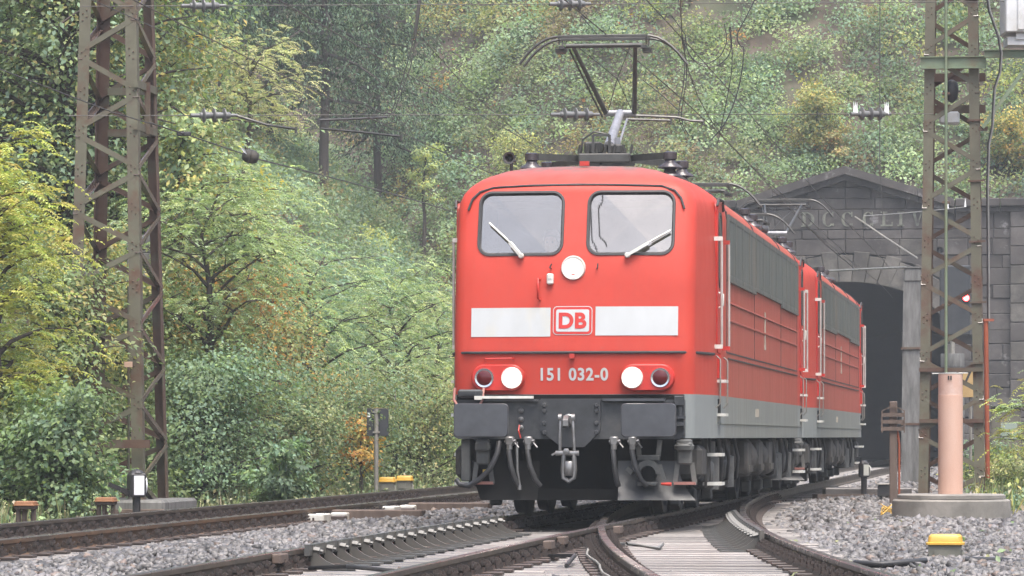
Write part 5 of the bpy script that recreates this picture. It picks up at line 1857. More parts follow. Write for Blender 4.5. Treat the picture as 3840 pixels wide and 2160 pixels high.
cap_box(on_ground(3545, 33.6, -.21), .30, 'yellow capped connection box on the ballast at lower right')
cap_box(on_ground(1453, 69, -.09), .285, 'yellow capped box beside the sign post, left of a matching pair')
cap_box(on_ground(1518, 69.4, -.07), .285, 'yellow capped box, right one of the pair near the sign post')
cap_box(on_ground(98, 46, -.115), .25, 'orange brown capped post at the far left of the track', 'brown capped posts by the left track', 'rust_cap', True)
cap_box(on_ground(398, 49.5, -.125), .25, 'orange brown capped post left of the white lantern', 'brown capped posts by the left track', 'rust_cap', True)
mb = MB(); P = [PX(3205, 2113, 31.6), PX(3300, 2118, 31.4), PX(3470, 2104, 31.9)]
mb.tube(P, .028, 8); P = [PX(3620, 2100, 32.0), PX(3750, 2103, 31.9), PX(3815, 2108, 31.8), PX(3770, 2130, 31.2)]; mb.tube(P, .028, 8)
tag(mb.build('black_hose', M['cable'], smooth=60), 'black plastic hose lying on the ballast by the yellow capped box', 'hose')


# point lanterns
def lantern(p, w, label, opal, h=.30, ang=.5):
    r = thing('point_lantern', p, label, 'point lantern', 'switch point lanterns', rz=-YAW + ang)
    mb = MB(); mb.chbox(-w / 2, w / 2, -w / 2, w / 2, .16, .16 + h, .02); mb.lathe((0, 0, .16 + h), (0, 0, 1), [(w * .5, 0), (w * .35, .03), (w * .1, .05)], 10); mb.lathe((0, 0, -.2), (0, 0, 1), [(.07, 0), (.05, .1), (.05, .37)], 10)
    mb.build('case', M['lantern'], r)
    mb = MB(); mb.box(-w * .30, w * .34, -w / 2 - .006, -w / 2 + .01, .19, .13 + h); mb.build('bar_glass', M[opal], r)
    mb = MB(); mb.lathe((w / 2 - .008, 0, .16 + h / 2), (1, 0, 0), [(h * .40, 0), (h * .40, .014)], 24); mb.build('disc_glass', M[opal], r)
    mb = MB(); mb.box(-.9, .9, -.10, .10, -.22, -.12); mb.build('lever_base', M['wood_post'], r)
    return r


l1 = lantern(on_ground(512, 48.5, -.045), .20, 'black point lantern with bright white bar at the foot of the left mast', 'opal', .295)
mb = MB(); mb.bar((-.10, 0, .22), (-.36, -.05, .32), .04, .05); mb.bar((-.10, 0, .19), (-.22, -.05, .25), .04, .04); mb.build('lever_arm', M['lantern'], l1)
lantern(on_ground(3240, 66, .02), .15, 'dull cream point lantern right of the locomotives in front of the tunnel', 'opal_dim', .24)
mb = MB(); c = on_ground(3290, 66.5, -.02); mb.chbox(c.x - .9, c.x + .55, c.y - .3, c.y + .3, -.2, .0, .02)
tag(mb.build('point_machine', M['sleeper']), 'low flat point machine casing below the cream lantern', 'point machine')
tb = thing('relay_stand', on_ground(3325, 62, -.1), 'small dark stand on legs beside the brown post', 'stand')
mb = MB(); mb.chbox(-.14, .14, -.1, .1, .02, .20, .01); mb.build('box', M['lantern'], tb)
mb = MB(); mb.chbox(-.16, .16, -.12, .12, .20, .225, .008); mb.build('lid', M['post'], tb)
for x in (-.09, 0, .09):
    mb = MB(); mb.tube([(x, 0, -.25), (x, 0, .03)], .025, 6); mb.build('leg', M['lantern'], tb)

# brown post with frame
wp = thing('brown_post', on_ground(3350, 57, -.26), 'brown wooden post with a small wired frame left of the concrete ring', 'post')
mb = MB(); mb.chbox(-.055, .055, -.055, .055, -.1, 1.62, .01); mb.build('shaft', M['wood_post'], wp)
mb = MB()
for z in (1.20, 1.30, 1.40): mb.box(-.17, .17, -.085, -.06, z, z + .055)
for x in (-.17, .15): mb.box(x, x + .02, -.10, -.06, 1.17, 1.48)
mb.bar((-.17, -.08, 1.48), (0, -.08, 1.56), .015, .015); mb.bar((.17, -.08, 1.48), (0, -.08, 1.56), .015, .015)
mb.build('wired_frame', M['wood_post'], wp)
mb = MB(); mb.tube([(.085, -.02, -.1), (.085, -.02, 1.0), (.06, -.03, 1.2)], .018, 6); mb.build('conduit', M['orange_pipe'], wp)
mb = MB()
for j in range(5):
    pts = [on_ground(3345 + random.uniform(-45, 20), 50 + random.uniform(-.6, .6), -.14 + .16 * math.sin(PI * i / 5) * random.uniform(.2, 1)) for i in range(6)]
    mb.tube(pts, .006, 5)
tag(mb.build('yellow_cable', M['yellow_wire'], smooth=60), 'tangle of thin yellow cable on the ballast beside the concrete ring', 'cable')

# sign seen from behind
sgn = thing('track_sign', on_ground(1411, 68.5, -.25), 'small dark sign seen from behind on a grey post', 'sign', rz=0.0)
k = 68.5 / F
mb = MB(); mb.tube([(0, 0, -.2), (.0, 0, (1636 - 1533) * k + EYE + .25)], .038, 8); mb.build('post', M['post'], sgn, smooth=50)
z0, z1 = EYE + .25 + (1636 - 1635) * k, EYE + .25 + (1636 - 1531) * k
mb = MB(); mb.chbox(-36 * k, 46 * k, .04, .055, z0, z1, .004); mb.build('board', M['sign_back'], sgn)
mb = MB(); mb.cbox((-28 * k, .035, z1 - 25 * k), 10 * k, .004, 16 * k); mb.build('sticker', M['white_plastic'], sgn)
mb = MB(); [mb.box(-.06, .06, -.045, .04, z, z + .03) for z in (z0 + .05, z1 - .08)]; mb.build('clamp', M['post'], sgn)
# concrete post behind the left mast
cp = thing('concrete_post', TP(*ST(PX(527, 1636, 66).x, 66), -.2), 'grey concrete block post behind the left mast, half hidden by bushes', 'post')
for i in range(12):
    mb = MB(); mb.chbox(-.19, .19, -.19, .19, .8 + i * .30 + .004, .8 + (i + 1) * .30 - .004, .01); mb.build('block', M['concrete_old'], cp)

# ------------------------------------------------------------------ overhead line
def sag(a, b, d, n=10):
    a, b = Vector(a), Vector(b)
    return [a.lerp(b, i / n) - Vector((0, 0, 4 * d * (i / n) * (1 - i / n))) for i in range(n + 1)]


def wire(pts, r, label, name='overhead_wire', m='wire', grp='overhead wires'):
    mb = MB(); mb.tube(pts, r, 5)
    return tag(mb.build(name, M[m], smooth=60), label, 'wire', grp)


def string_insulator(parent, a, b, m='grey_iso', nd=3, r=.105):
    a, b = Vector(a), Vector(b)
    d = (b - a)
    mb = MB(); L = d.length
    prof = [(.03, 0), (.03, L * .18), (.045, L * .2)]
    for i in range(nd):
        c = L * (.27 + .22 * i)
        prof += [(.045, c - .02), (r, c), (r, c + .014), (.05, c + .03), (.05, c + L * .1)]
    prof += [(.04, L * .85), (.025, L * .86), (.025, L)]
    mb.lathe(a, d, prof, 14)
    return mb.build('string_insulator', M[m], parent, smooth=40)


def span(label, pl, pr, r=.0065, dip=0.0):
    root = empty('span_wire', pl, 0, label, 'span wire', 'cross span wires')
    root.location = (0, 0, 0)
    mb = MB(); mb.tube(sag(pl, pr, dip), r, 5); mb.build('wire', M['wire'], root)
    return root, (lambda x: pl + (pr - pl) * ((x - (1920 + pl.x / pl.y * F)) / ((pr.x / pr.y - pl.x / pl.y) * F)))


Yl, Yr = 57.0, 62.0
s1, at1 = span('lower cross span wire between the two lattice masts at pantograph height', PX(250, 434, Yl), PX(3500, 427, Yr))
def on_span(pl, pr, x):
    """point of the straight wire pl-pr seen in column x"""
    q = (x - 1920) / F
    k = (q * pl.y - pl.x) / ((pr.x - pl.x) - q * (pr.y - pl.y))
    return pl + (pr - pl) * k
A1, B1 = PX(250, 434, Yl), PX(3500, 427, Yr)
A2, B2 = PX(300, 24, Yl), PX(3900, 6, Yr)
s2, at2 = span('upper cross span wire along the top edge of the picture', A2, B2)
for root, A, B, xs in ((s1, A1, B1, ((715, 890), (2065, 2250), (3190, 3340))), (s2, A2, B2, ((680, 845), (2060, 2215)))):
    for x0, x1 in xs:
        string_insulator(root, on_span(A, B, x0), on_span(A, B, x1))
for x in (3208, 3325):
    p = on_span(A1, B1, x)
    mb = MB()
    for dx in (-.012, .012, .0): mb.add([p + Vector((-.02 + dx, 0, 0)), p + Vector((.02 + dx, 0, 0)), p + Vector((dx * 2.4, .01, .20)), p + Vector((dx, .02, 0))], [(0, 1, 2), (1, 3, 2), (3, 0, 2)])
    mb.cbox(p + Vector((0, 0, .03)), .07, .03, .08)
    mb.build('bird_spike', M['white_plastic'], s1)
# steady arms
def steady(pts, label):
    mb = MB(); mb.tube(pts, .021, 6); mb.lathe(pts[-1], (0, 0, -1), [(.02, -.03), (.02, .06)], 6)
    tag(mb.build('steady_arm', M['panto'], smooth=50), label, 'steady arm', 'steady arms of the overhead line')
steady([on_span(A1, B1, 885), PX(1000, 468, 57.9), PX(1110, 484, 57.5)], 'steady arm below the lower span wire left of centre, with insulator')
steady([PX(1450, 439, 58.9), PX(1320, 446, 58.4), PX(1195, 451, 58)], 'upper one of two steady arms crossing at centre left')
steady([PX(1205, 482, 58), PX(1360, 496, 57.6), PX(1505, 512, 57.2)], 'lower one of two steady arms crossing at centre left')
steady([PX(2350, 432, 60), PX(2540, 440, 60), PX(2590, 453, 60), PX(2638, 455, 60)], 'upper right steady arm beside the raised pantograph')
steady([PX(2350, 447, 60), PX(2515, 452, 60)], 'short lower steady arm beside the raised pantograph')


def line_of(t, z, label, s0, s1, r=.0075, wob=0.0):
    n = 24
    return wire([TP(s0 + (s1 - s0) * i / n, t(s0 + (s1 - s0) * i / n) + wob * math.sin((s0 + (s1 - s0) * i / n) * .1), z) for i in range(n + 1)], r, label)


line_of(tA, 5.45, 'contact wire above the locomotives running to the tunnel', -36, 90, .0075, .12)
line_of(lambda s: tB(s) - .1, 5.45, 'contact wire above the left track', -36, 90, .0075, -.12)
line_of(lambda s: tB(s) - .1, 6.35, 'messenger wire above the left track', -36, 88, .008, -.05)
line_of(tA, 6.35, 'messenger wire above the locomotives', -36, 88, .008, .05)
line_of(lambda s: tC(s) + .05, 5.47, 'contact wire joining above the turnout', -36, 60, .0075)
wire([PX(300, -20, 50), PX(640, 130, 55), PX(980, 290, 62), PX(1350, 480, 72)], .007, 'thin wire slanting down through the upper left')
wire([PX(0, 260, 46), PX(420, 420, 52), PX(690, 502, 56)], .008, 'wire slanting down to the clamp left of the grey ball')
bw = thing('ball_insulator', PX(940, 588, 58), 'dark ovoid ball insulator hanging in a slanting wire', 'insulator', rz=.2)
mb = MB(); mb.lathe((-.125, 0, .035), (1, 0, -.24), [(.02, 0), (.075, .02), (.10, .08), (.10, .11), (.095, .115), (.102, .12), (.10, .18), (.07, .235), (.02, .25)], 18); mb.build('body', M['underframe'], bw, smooth=50)
mb = MB(); mb.add([(-.11, -.08, .06), (-.07, -.09, .03), (-.16, -.05, .14), (-.10, -.10, .10)], [(0, 1, 2), (1, 3, 2)]); mb.build('clip', M['white_plastic'], bw)
wire([PX(560, 460, 54), PX(690, 502, 55.5), PX(912, 577, 57.8)], .010, 'wire from the left mast to the ball insulator')
wire([PX(968, 597, 58.2), PX(1250, 668, 63), PX(1500, 735, 68), PX(1720, 800, 74)], .011, 'black wire from the ball insulator slanting behind the front locomotive')
mb = MB(); c = PX(690, 502, 55.5); mb.chbox(c.x - .1, c.x + .1, c.y - .03, c.y + .03, c.z - .03, c.z + .03, .01); tag(mb.build('wire_clamp', M['lantern']), 'small black wire clamp beside the left mast', 'clamp')
# hanging insulator with droppers, centre left
wire([PX(1575, -20, 60), PX(1562, 90, 60), PX(1555, 130, 60)], .028, 'dark rod hanging from the top edge left of the pantograph', 'hanging_rod')
wire([PX(1555, 130, 60), PX(1535, 210, 60), PX(1500, 330, 60), PX(1465, 430, 60)], .008, 'left one of two slanting dropper wires left of the pantograph')
wire([PX(1562, 130, 60), PX(1540, 250, 60), PX(1475, 430, 60)], .008, 'right one of two slanting dropper wires left of the pantograph')
wire([PX(1270, 0, 58), PX(1540, 95, 60), PX(1750, 330, 66), PX(2080, 620, 76)], .007, 'thin wire slanting behind the front pantograph')
# jumper loops right of the front pantograph
loops = [
    ([(2840, -20), (2800, 60), (2765, 130), (2775, 170), (2790, 190), (2770, 330), (2720, 460), (2660, 530)], 'thick jumper cable hanging at the upper right of the pantograph'),
    ([(2715, 90), (2725, 150), (2700, 210), (2640, 240), (2585, 205), (2570, 130)], 'upper jumper loop right of the front pantograph'),
    ([(2735, 100), (2740, 190), (2700, 240), (2650, 250), (2600, 225), (2560, 150)], 'lower jumper loop right of the front pantograph'),
    ([(2740, 100), (2745, 250), (2720, 400), (2690, 540)], 'long jumper wire hanging below the loops'),
    ([(2570, 140), (2565, 300), (2545, 430), (2570, 500)], 'left jumper wire hanging below the loops'),
    ([(2560, 130), (2575, 280), (2555, 440), (2585, 510)], 'second left jumper wire hanging below the loops'),
    ([(2520, 60), (2570, 130)], 'short wire above the jumper loops'),
    ([(2180, 60), (2240, 130), (2262, 155)], 'wire dropping to the front pantograph head'),
    ([(2410, 300), (2480, 355), (2560, 430)], 'thin wire right of the front pantograph arms'),
]
for pts, lab in loops:
    P = [PX(x, y, 60) for x, y in pts]
    Q = []
    for i in range(len(P) - 1):
        p0, p1, p2, p3 = P[max(0, i - 1)], P[i], P[i + 1], P[min(len(P) - 1, i + 2)]
        for k in range(4):
            u = k / 4
            Q.append(0.5 * ((2 * p1) + (p2 - p0) * u + (2 * p0 - 5 * p1 + 4 * p2 - p3) * u * u + (3 * p1 - p0 - 3 * p2 + p3) * u ** 3))
    Q.append(P[-1])
    wire(Q, .010 if 'thick' in lab else .0075, lab, 'jumper_wire', 'lantern', 'jumper wires')
# wires in front of the portal
wire([PX(3240, 810, 108), PX(3380, 800, 112), PX(3530, 786, 116), PX(3620, 776, 120)], .014, 'light tensioning wire across the portal inscription', m='wire_light')
wire([PX(3205, 812, 100), PX(3320, 890, 100), PX(3440, 968, 92)], .022, 'grey bracing tube slanting to the concrete mast', 'bracing_tube', 'post')
wire([PX(3105, 1016, 90), PX(3260, 1008, 88), PX(3400, 1002, 85)], .024, 'light wire from the concrete mast to the left across the tunnel mouth', m='wire_light')
wire([PX(3000, 822, 90), PX(3100, 920, 98), PX(3215, 1016, 108)], .016, 'dark wire slanting across the portal beside the rear pantograph')
wire([PX(3300, -20, 100), PX(3299, 600, 100), PX(3303, 690, 100), PX(3310, 805, 100)], .012, 'thin vertical wire hanging before the portal gable')
for x in (3555, 3620):
    p = PX(x, 785 if x < 3600 else 776, 118)
    mb = MB(); mb.add([p + Vector((-.03, 0, 0)), p + Vector((.03, 0, 0)), p + Vector((0, .02, .28)), p + Vector((0, .05, 0))], [(0, 1, 2), (1, 3, 2), (3, 0, 2)])
    tag(mb.build('bird_spike', M['white_plastic']), 'white bird spike on the portal wire, ' + ('left' if x < 3600 else 'right') + ' one', 'bird spike', 'bird spikes on the portal wire')
# ------------------------------------------------------------------ vegetation
def unit(a):
    return a / np.maximum(1e-9, np.linalg.norm(a, axis=-1, keepdims=True))


def leaf_quads(P, D, Nn, L, Wd, C, fold=0.25):
    """folded leaf blades: base P, direction D, normal Nn, length L, half width Wd, colour C"""
    D = unit(D); Nn = unit(Nn - (Nn * D).sum(1, keepdims=True) * D)
    B = np.cross(D, Nn)
    L = L[:, None]; Wd = Wd[:, None]
    v0 = P
    v1 = P + D * L * 0.48 + B * Wd + Nn * Wd * fold
    v2 = P + D * L - Nn * L * 0.08
    v3 = P + D * L * 0.48 - B * Wd + Nn * Wd * fold
    return np.stack([v0, v1, v2, v3], 1).reshape(-1, 3), np.repeat(C, 4, 0)


def leaf_obj(name, chunks, m, par=None):
    V = np.concatenate([c[0] for c in chunks]); C = np.concatenate([c[1] for c in chunks])
    n = len(V) // 4
    idx = np.arange(n * 4).reshape(n, 4)
    tri = np.concatenate([idx[:, [0, 1, 2]], idx[:, [0, 2, 3]]], 0).reshape(-1)
    return raw_mesh(name, V, tri, 3, C, m, par)


PAL = {
    'dark': [(0.037, 0.065, 0.037), (0.050, 0.083, 0.045), (0.033, 0.055, 0.037), (0.062, 0.088, 0.044)],
    'green': [(0.174, 0.246, 0.120), (0.218, 0.301, 0.128), (0.146, 0.210, 0.110), (0.246, 0.310, 0.128), (0.182, 0.255, 0.138)],
    'blue': [(0.174, 0.273, 0.200), (0.228, 0.337, 0.237), (0.138, 0.218, 0.156), (0.255, 0.365, 0.265)],
    'pale': [(0.351, 0.440, 0.249), (0.410, 0.498, 0.279), (0.293, 0.381, 0.220), (0.351, 0.455, 0.308), (0.440, 0.513, 0.264)],
    'yellowgreen': [(0.440, 0.479, 0.146), (0.455, 0.459, 0.139), (0.366, 0.442, 0.146), (0.432, 0.391, 0.135)],
    'yellow': [(0.495, 0.350, 0.091), (0.432, 0.350, 0.104), (0.522, 0.313, 0.078), (0.440, 0.411, 0.159)],
    'orange': [(0.483, 0.207, 0.057), (0.461, 0.204, 0.068), (0.480, 0.260, 0.060), (0.359, 0.284, 0.120), (0.269, 0.284, 0.135)],
    'mixed': [(0.189, 0.240, 0.121), (0.258, 0.309, 0.138), (0.344, 0.344, 0.147), (0.406, 0.328, 0.124), (0.223, 0.232, 0.138), (0.171, 0.223, 0.121)],
    'olive': [(0.277, 0.292, 0.151), (0.335, 0.335, 0.167), (0.234, 0.260, 0.134), (0.368, 0.344, 0.184)],
    'brown': [(0.254, 0.179, 0.113), (0.194, 0.149, 0.098), (0.299, 0.224, 0.143), (0.179, 0.164, 0.105)],
    'cream': [(0.460, 0.460, 0.270), (0.460, 0.483, 0.276), (0.500, 0.480, 0.280), (0.489, 0.515, 0.299)],
    'straw': [(0.407, 0.393, 0.244), (0.325, 0.339, 0.190), (0.299, 0.344, 0.179), (0.353, 0.299, 0.204), (0.254, 0.299, 0.149)],
}


def pick(pal, n, jit=0.10):
    p = np.array(PAL[pal]) if isinstance(pal, str) else np.concatenate([np.array(PAL[q]) for q in pal])
    c = p[rng.integers(0, len(p), n)]
    return np.clip(c * (1 + rng.normal(0, jit, (n, 1))) * (1 + rng.normal(0, .03, (n, 3))), .004, .9)


def tree_mesh(H, Rr, c0, kind, pal, ncl, nleaf, size, seed, clump=0.20):
    """returns the woody mesh and the leaf chunks, base at the origin"""
    r = random.Random(seed)
    wood = MB()
    tr = [Vector((0, 0, -0.4))]
    wob = Rr * 0.10
    for i in range(1, 8):
        k = i / 7
        tr.append(Vector((wob * r.uniform(-1, 1) * k * 1.4, wob * r.uniform(-1, 1) * k * 1.4, H * 0.94 * k)))
    r0 = (0.018 if kind != 'conifer' else 0.011) * H + 0.012
    wood.tube(tr, [r0 * (1 - 0.85 * i / 7) for i in range(8)], 7)

    def at(k):
        f = k * 7; i = min(6, int(f)); return tr[i].lerp(tr[i + 1], f - i)
    tips = []
    nl = max(9, int(ncl / 7))
    for i in range(nl):
        k = c0 + (0.97 - c0) * (i + r.random()) / nl
        rel = (k - c0) / (1 - c0)
        prof = math.sin(PI * (0.18 + 0.75 * rel)) if kind != 'conifer' else (1.05 - rel)
        ln = Rr * (0.55 + 0.6 * prof) * r.uniform(0.7, 1.15)
        az = i * 2.4 + r.uniform(-.5, .5)
        up = {'broad': r.uniform(.25, .9), 'pinnate': r.uniform(.35, 1.0), 'conifer': r.uniform(-.25, .1)}[kind]
        d = Vector((math.cos(az), math.sin(az), up)).normalized()
        p = at(k); pts = [p.copy()]
        for j in range(4):
            dd = (d + Vector((r.uniform(-.25, .25), r.uniform(-.25, .25), r.uniform(-.2, .15) - (0.18 * j if kind != 'broad' else .08 * j)))).normalized()
            p = p + dd * ln / 4; pts.append(p.copy())
        rb_ = r0 * (1 - .8 * k) * .55 + .004
        wood.tube(pts, [rb_, rb_ * .8, rb_ * .55, rb_ * .35, rb_ * .15], 5)
        for j in range(1, 5):
            tips.append((pts[j], d, rel))
            if r.random() < .75:
                q = pts[j] + Vector((r.uniform(-1, 1), r.uniform(-1, 1), r.uniform(-.3, .6))) * ln * .28
                wood.tube([pts[j], pts[j].lerp(q, .5) + Vector((0, 0, .02)), q], [rb_ * .4, rb_ * .25, rb_ * .1], 4)
                tips.append((q, (q - pts[j]).normalized(), rel))
    r.shuffle(tips)
    tips = tips[:ncl] if len(tips) > ncl else tips
    T = np.array([t[0][:] for t in tips]); Dn = np.array([t[1][:] for t in tips])
    ch = []
    cr = Rr * clump
    if kind in ('broad',):
        n = nleaf * len(T)
        ci = np.repeat(np.arange(len(T)), nleaf)
        off = rng.normal(0, 1, (n, 3)) * np.array([cr, cr, cr * .7])
        P = T[ci] + off
        out = unit(np.stack([P[:, 0], P[:, 1], np.full(n, .0)], 1) + 1e-6)
        D = out * .6 + rng.normal(0, .55, (n, 3)) + np.array([0, 0, -.35])
        Nn = np.stack([out[:, 0] * .75, out[:, 1] * .75, np.full(n, 1.0)], 1) + rng.normal(0, .28, (n, 3))
        L = size * rng.uniform(.6, 1.25, n)
        tone = (1 + rng.normal(0, .26, (len(T), 1)))[ci]
        C = pick(pal, n) * np.clip(tone, .5, 1.6)
        if isinstance(pal, tuple):         # tint by branch, so that autumn colour gathers in sprays
            base = pick(pal, len(T), .1)[ci]
            C = .35 * C + .65 * base * np.clip(tone, .6, 1.5)
        ch.append(leaf_quads(P, D, Nn, L, L * rng.uniform(.27, .38, n), C))
    elif kind == 'pinnate':
        nf = max(2, nleaf // 14)
        n = nf * len(T)
        ci = np.repeat(np.arange(len(T)), nf)
        P0 = T[ci] + rng.normal(0, cr * .7, (n, 3))
        out = unit(np.stack([P0[:, 0], P0[:, 1], np.full(n, .12)], 1))
        d0 = unit(out + rng.normal(0, .5, (n, 3)) + np.array([0, 0, .35]))
        FL = size * 4.2 * rng.uniform(.7, 1.25, n)
        basec = pick(pal, n, .16)
        side = unit(np.cross(d0, np.array([0, 0, 1.0])))
        for k in range(8):
            u = (k + 1) / 8
            ctr = P0 + d0 * (FL * u)[:, None] + np.array([0, 0, -1.0]) * (FL * .55 * u * u)[:, None]
            for sg_ in (-1, 1):
                D = side * sg_ + d0 * .45 + np.array([0, 0, -.35 - .2 * u]) + rng.normal(0, .12, (n, 3))
                Nn = np.array([0, 0, 1.0]) + rng.normal(0, .25, (n, 3))
                L = size * (1.05 - .35 * abs(u - .5)) * rng.uniform(.85, 1.15, n)
                ch.append(leaf_quads(ctr, D, Nn, L, L * .20, basec * (1 + rng.normal(0, .08, (n, 1)))))
    else:
        n = nleaf * len(T)
        ci = np.repeat(np.arange(len(T)), nleaf)
        P = T[ci] + rng.normal(0, 1, (n, 3)) * np.array([cr * 1.1, cr * 1.1, cr * .35]) + Dn[ci] * rng.uniform(-.5, .5, (n, 1)) * cr * 2
        D = Dn[ci] * .6 + rng.normal(0, .5, (n, 3)) + np.array([0, 0, -.6])
        Nn = np.array([0, 0, 1.0]) + rng.normal(0, .4, (n, 3))
        L = size * rng.uniform(.7, 1.3, n)
        ch.append(leaf_quads(P, D, Nn, L, L * .16, pick(pal, n)))
    return wood, ch


def ground_z(x, y):
    s, t = ST(x, y)
    z = float(hill_h(np.array([s]), np.array([t]))[0])
    return max(z, -0.45)


SEED = [100]


def plant(name, px, Y, H, Rr, kind, pal, label, cat='tree', c0=.3, ncl=150, nleaf=26, size=.11, grp=None, dz=0.0, clump=.2):
    SEED[0] += 1
    x = (px - 1920) * Y / F
    root = empty(name, (x, Y, ground_z(x, Y) + dz), 0, label, cat, grp)
    wood, ch = tree_mesh(H, Rr, c0, kind, pal, ncl, nleaf, size, SEED[0], clump)
    wood.build('trunk', M['bark'], root, smooth=60)
    leaf_obj('crown', ch, M['leaf'], root)
    return root


B_, T_ = 'shrub', 'tree'
plant('locust_tree', -10, 51.5, 5.2, 0.95, 'pinnate', 'yellowgreen', 'bright yellow green locust sapling at the far left edge', T_, .25, 210, 87, .075)
plant('locust_tree', -70, 53, 4.8, 1.0, 'pinnate', ('yellowgreen', 'pale'), 'yellow green locust sapling cut by the left edge of the picture', T_, .2, 126, 72, .075)
plant('maple_tree', 250, 70, 9.0, 2.6, 'broad', ('green', 'blue', 'green', 'mixed'), 'large dark green maple filling the top left corner behind the mast', T_, .22, 482, 51, 0.114)
plant('maple_tree', 20, 74, 8.6, 2.2, 'broad', ('dark', 'green', 'blue'), 'dark maple behind the yellow sapling at top left', T_, .2, 345, 51, 0.114)
plant('maple_tree', 560, 73, 8.0, 1.6, 'broad', ('green', 'mixed', 'green', 'blue', 'yellow'), 'maple with scattered orange leaves right of the left mast top', T_, .35, 252, 48, 0.106)
plant('maple_tree', 680, 69.5, 6.3, 1.15, 'broad', ('green', 'yellowgreen', 'yellow', 'pale', 'pale', 'blue'), 'young maple with yellow orange leaf tips right of the left mast', T_, .3, 229, 39, 0.106)
plant('locust_tree', 860, 72, 5.7, 1.75, 'pinnate', 'pale', 'broad pale green locust with feathery leaves in the upper left thicket', T_, .22, 273, 87, .075)
plant('locust_tree', 1180, 75, 4.9, 1.65, 'pinnate', ('pale', 'blue'), 'pale feathery locust in the middle of the left thicket', T_, .2, 252, 87, .075)
plant('locust_tree', 1480, 81, 4.6, 1.6, 'pinnate', ('pale', 'pale', 'green'), 'pale feathery locust leaning towards the front locomotive', T_, .2, 231, 87, .08)
plant('locust_tree', 790, 64.5, 5.6, 1.45, 'pinnate', ('pale', 'green'), 'pale feathery locust standing in front of the young maple', T_, .2, 230, 87, .075)
plant('locust_tree', 1640, 92, 4.2, 1.5, 'pinnate', ('pale', 'cream'), 'light feathery locust just left of the locomotive roof', T_, .2, 157, 81, .08)
plant('maple_shrub', 800, 66.5, 3.9, 1.25, 'broad', ('orange', 'mixed', 'orange', 'green'), 'rust orange autumn maple shrub in the left thicket', B_, .15, 229, 42, 0.084)
plant('maple_shrub', 1000, 69, 3.5, 1.1, 'broad', ('mixed', 'orange', 'green'), 'green and rust maple shrub beside the orange one', B_, .15, 184, 42, 0.084)
plant('hazel_bush', 760, 63, 2.5, 1.15, 'broad', ('blue', 'green'), 'rounded blue green bush right of the left mast', B_, .05, 252, 58, 0.075)
plant('hazel_bush', 1060, 67, 2.2, 1.2, 'broad', ('green', 'blue', 'olive'), 'dense grey green bush in the lower left thicket', B_, .05, 229, 58, 0.069)
plant('hazel_bush', 1300, 73, 2.3, 1.3, 'broad', ('olive', 'green', 'blue'), 'grey green bush above the small sign', B_, .05, 229, 58, 0.069)
plant('maple_shrub', 1355, 71.5, 1.75, .42, 'broad', ('yellow', 'orange'), 'small yellow shrub above the dark sign board', B_, .35, 52, 27, 0.076)
plant('hazel_bush', 1580, 80, 2.4, 1.2, 'broad', ('olive', 'green', 'mixed'), 'olive bush beside the left edge of the front locomotive', B_, .05, 206, 58, 0.069)
plant('coltsfoot_bush', 1050, 60.5, 1.15, .48, 'broad', ('blue', 'green'), 'low dark broad leaved plant behind the left rail', B_, .05, 69, 39, 0.099)
plant('maple_shrub', 240, 50.5, 1.75, .65, 'broad', ('green', 'blue', 'green'), 'leafy maple sapling in front of the left mast foot', B_, .1, 172, 39, 0.084)
plant('maple_shrub', 70, 51.5, 1.9, .85, 'broad', ('green', 'pale', 'green'), 'leafy green sapling at the lower left corner', B_, .1, 218, 42, 0.084)
plant('maple_shrub', 180, 57, 3.6, 1.0, 'broad', ('green', 'mixed', 'green'), 'green shrub below the yellow sapling', B_, .1, 218, 42, 0.084)
plant('maple_shrub', 320, 62, 3.9, .8, 'broad', ('yellow', 'yellowgreen', 'mixed'), 'yellow leaved shrub seen through the left mast', B_, .4, 103, 39, 0.091)
plant('maple_shrub', 480, 64, 3.4, 1.1, 'broad', ('mixed', 'green'), 'mixed green shrub directly behind the left mast', B_, .1, 218, 42, 0.084)
plant('maple_shrub', 500, 62.5, 1.5, .8, 'broad', ('green', 'olive'), 'low shrub right behind the left mast foot', B_, .05, 126, 39, 0.076)
plant('larch_tree', 930, 88, 7.0, 1.25, 'pinnate', 'cream', 'pale cream drooping branch spray below the upper span wire', T_, .70, 115, 87, .075)
# dark conifers on the slope, some put in as deep shade among the trees
for i, (px, Y, H, Rr, lab) in enumerate((
        (690, 128, 15, 2.6, 'dark spruce added as deep shade left of the pale branch spray'), (830, 138, 16, 2.8, 'dark spruce added as deep shade behind the pale branch spray'),
        (1010, 142, 15, 2.6, 'dark spruce right of the pale branch spray'), (1215, 138, 17, 2.9, 'dark spruce with a thick shaded trunk at top centre left'),
        (1420, 148, 15, 2.5, 'dark spruce right of the thick trunk'), (560, 120, 14, 2.4, 'dark spruce between the maples at top left'))):
    plant('spruce_tree', px, Y, H, Rr, 'conifer', ('dark', 'dark', 'blue'), lab, T_, .24, 260, 72, .17, 'spruces on the upper slope', -.3, .2)
plant('maple_shrub', 3055, 135, 2.6, 1.0, 'broad', ('yellow', 'yellowgreen', 'mixed', 'green'), 'yellow orange shrub growing above the portal gable', B_, .1, 149, 36, 0.114)
plant('maple_shrub', 3130, 134, 1.4, .6, 'broad', ('orange', 'olive'), 'small rusty shrub left of the gable top', B_, .1, 69, 30, 0.106)
plant('maple_shrub', 3790, 133, 2.0, .9, 'broad', ('yellow', 'green'), 'yellow shrub above the portal wall at the right edge', B_, .1, 114, 33, 0.114)
plant('hazel_bush', 3390, 147, 3.6, 1.5, 'broad', ('blue', 'green'), 'rounded green bush on the slope left of the right mast', B_, .05, 252, 42, 0.129)
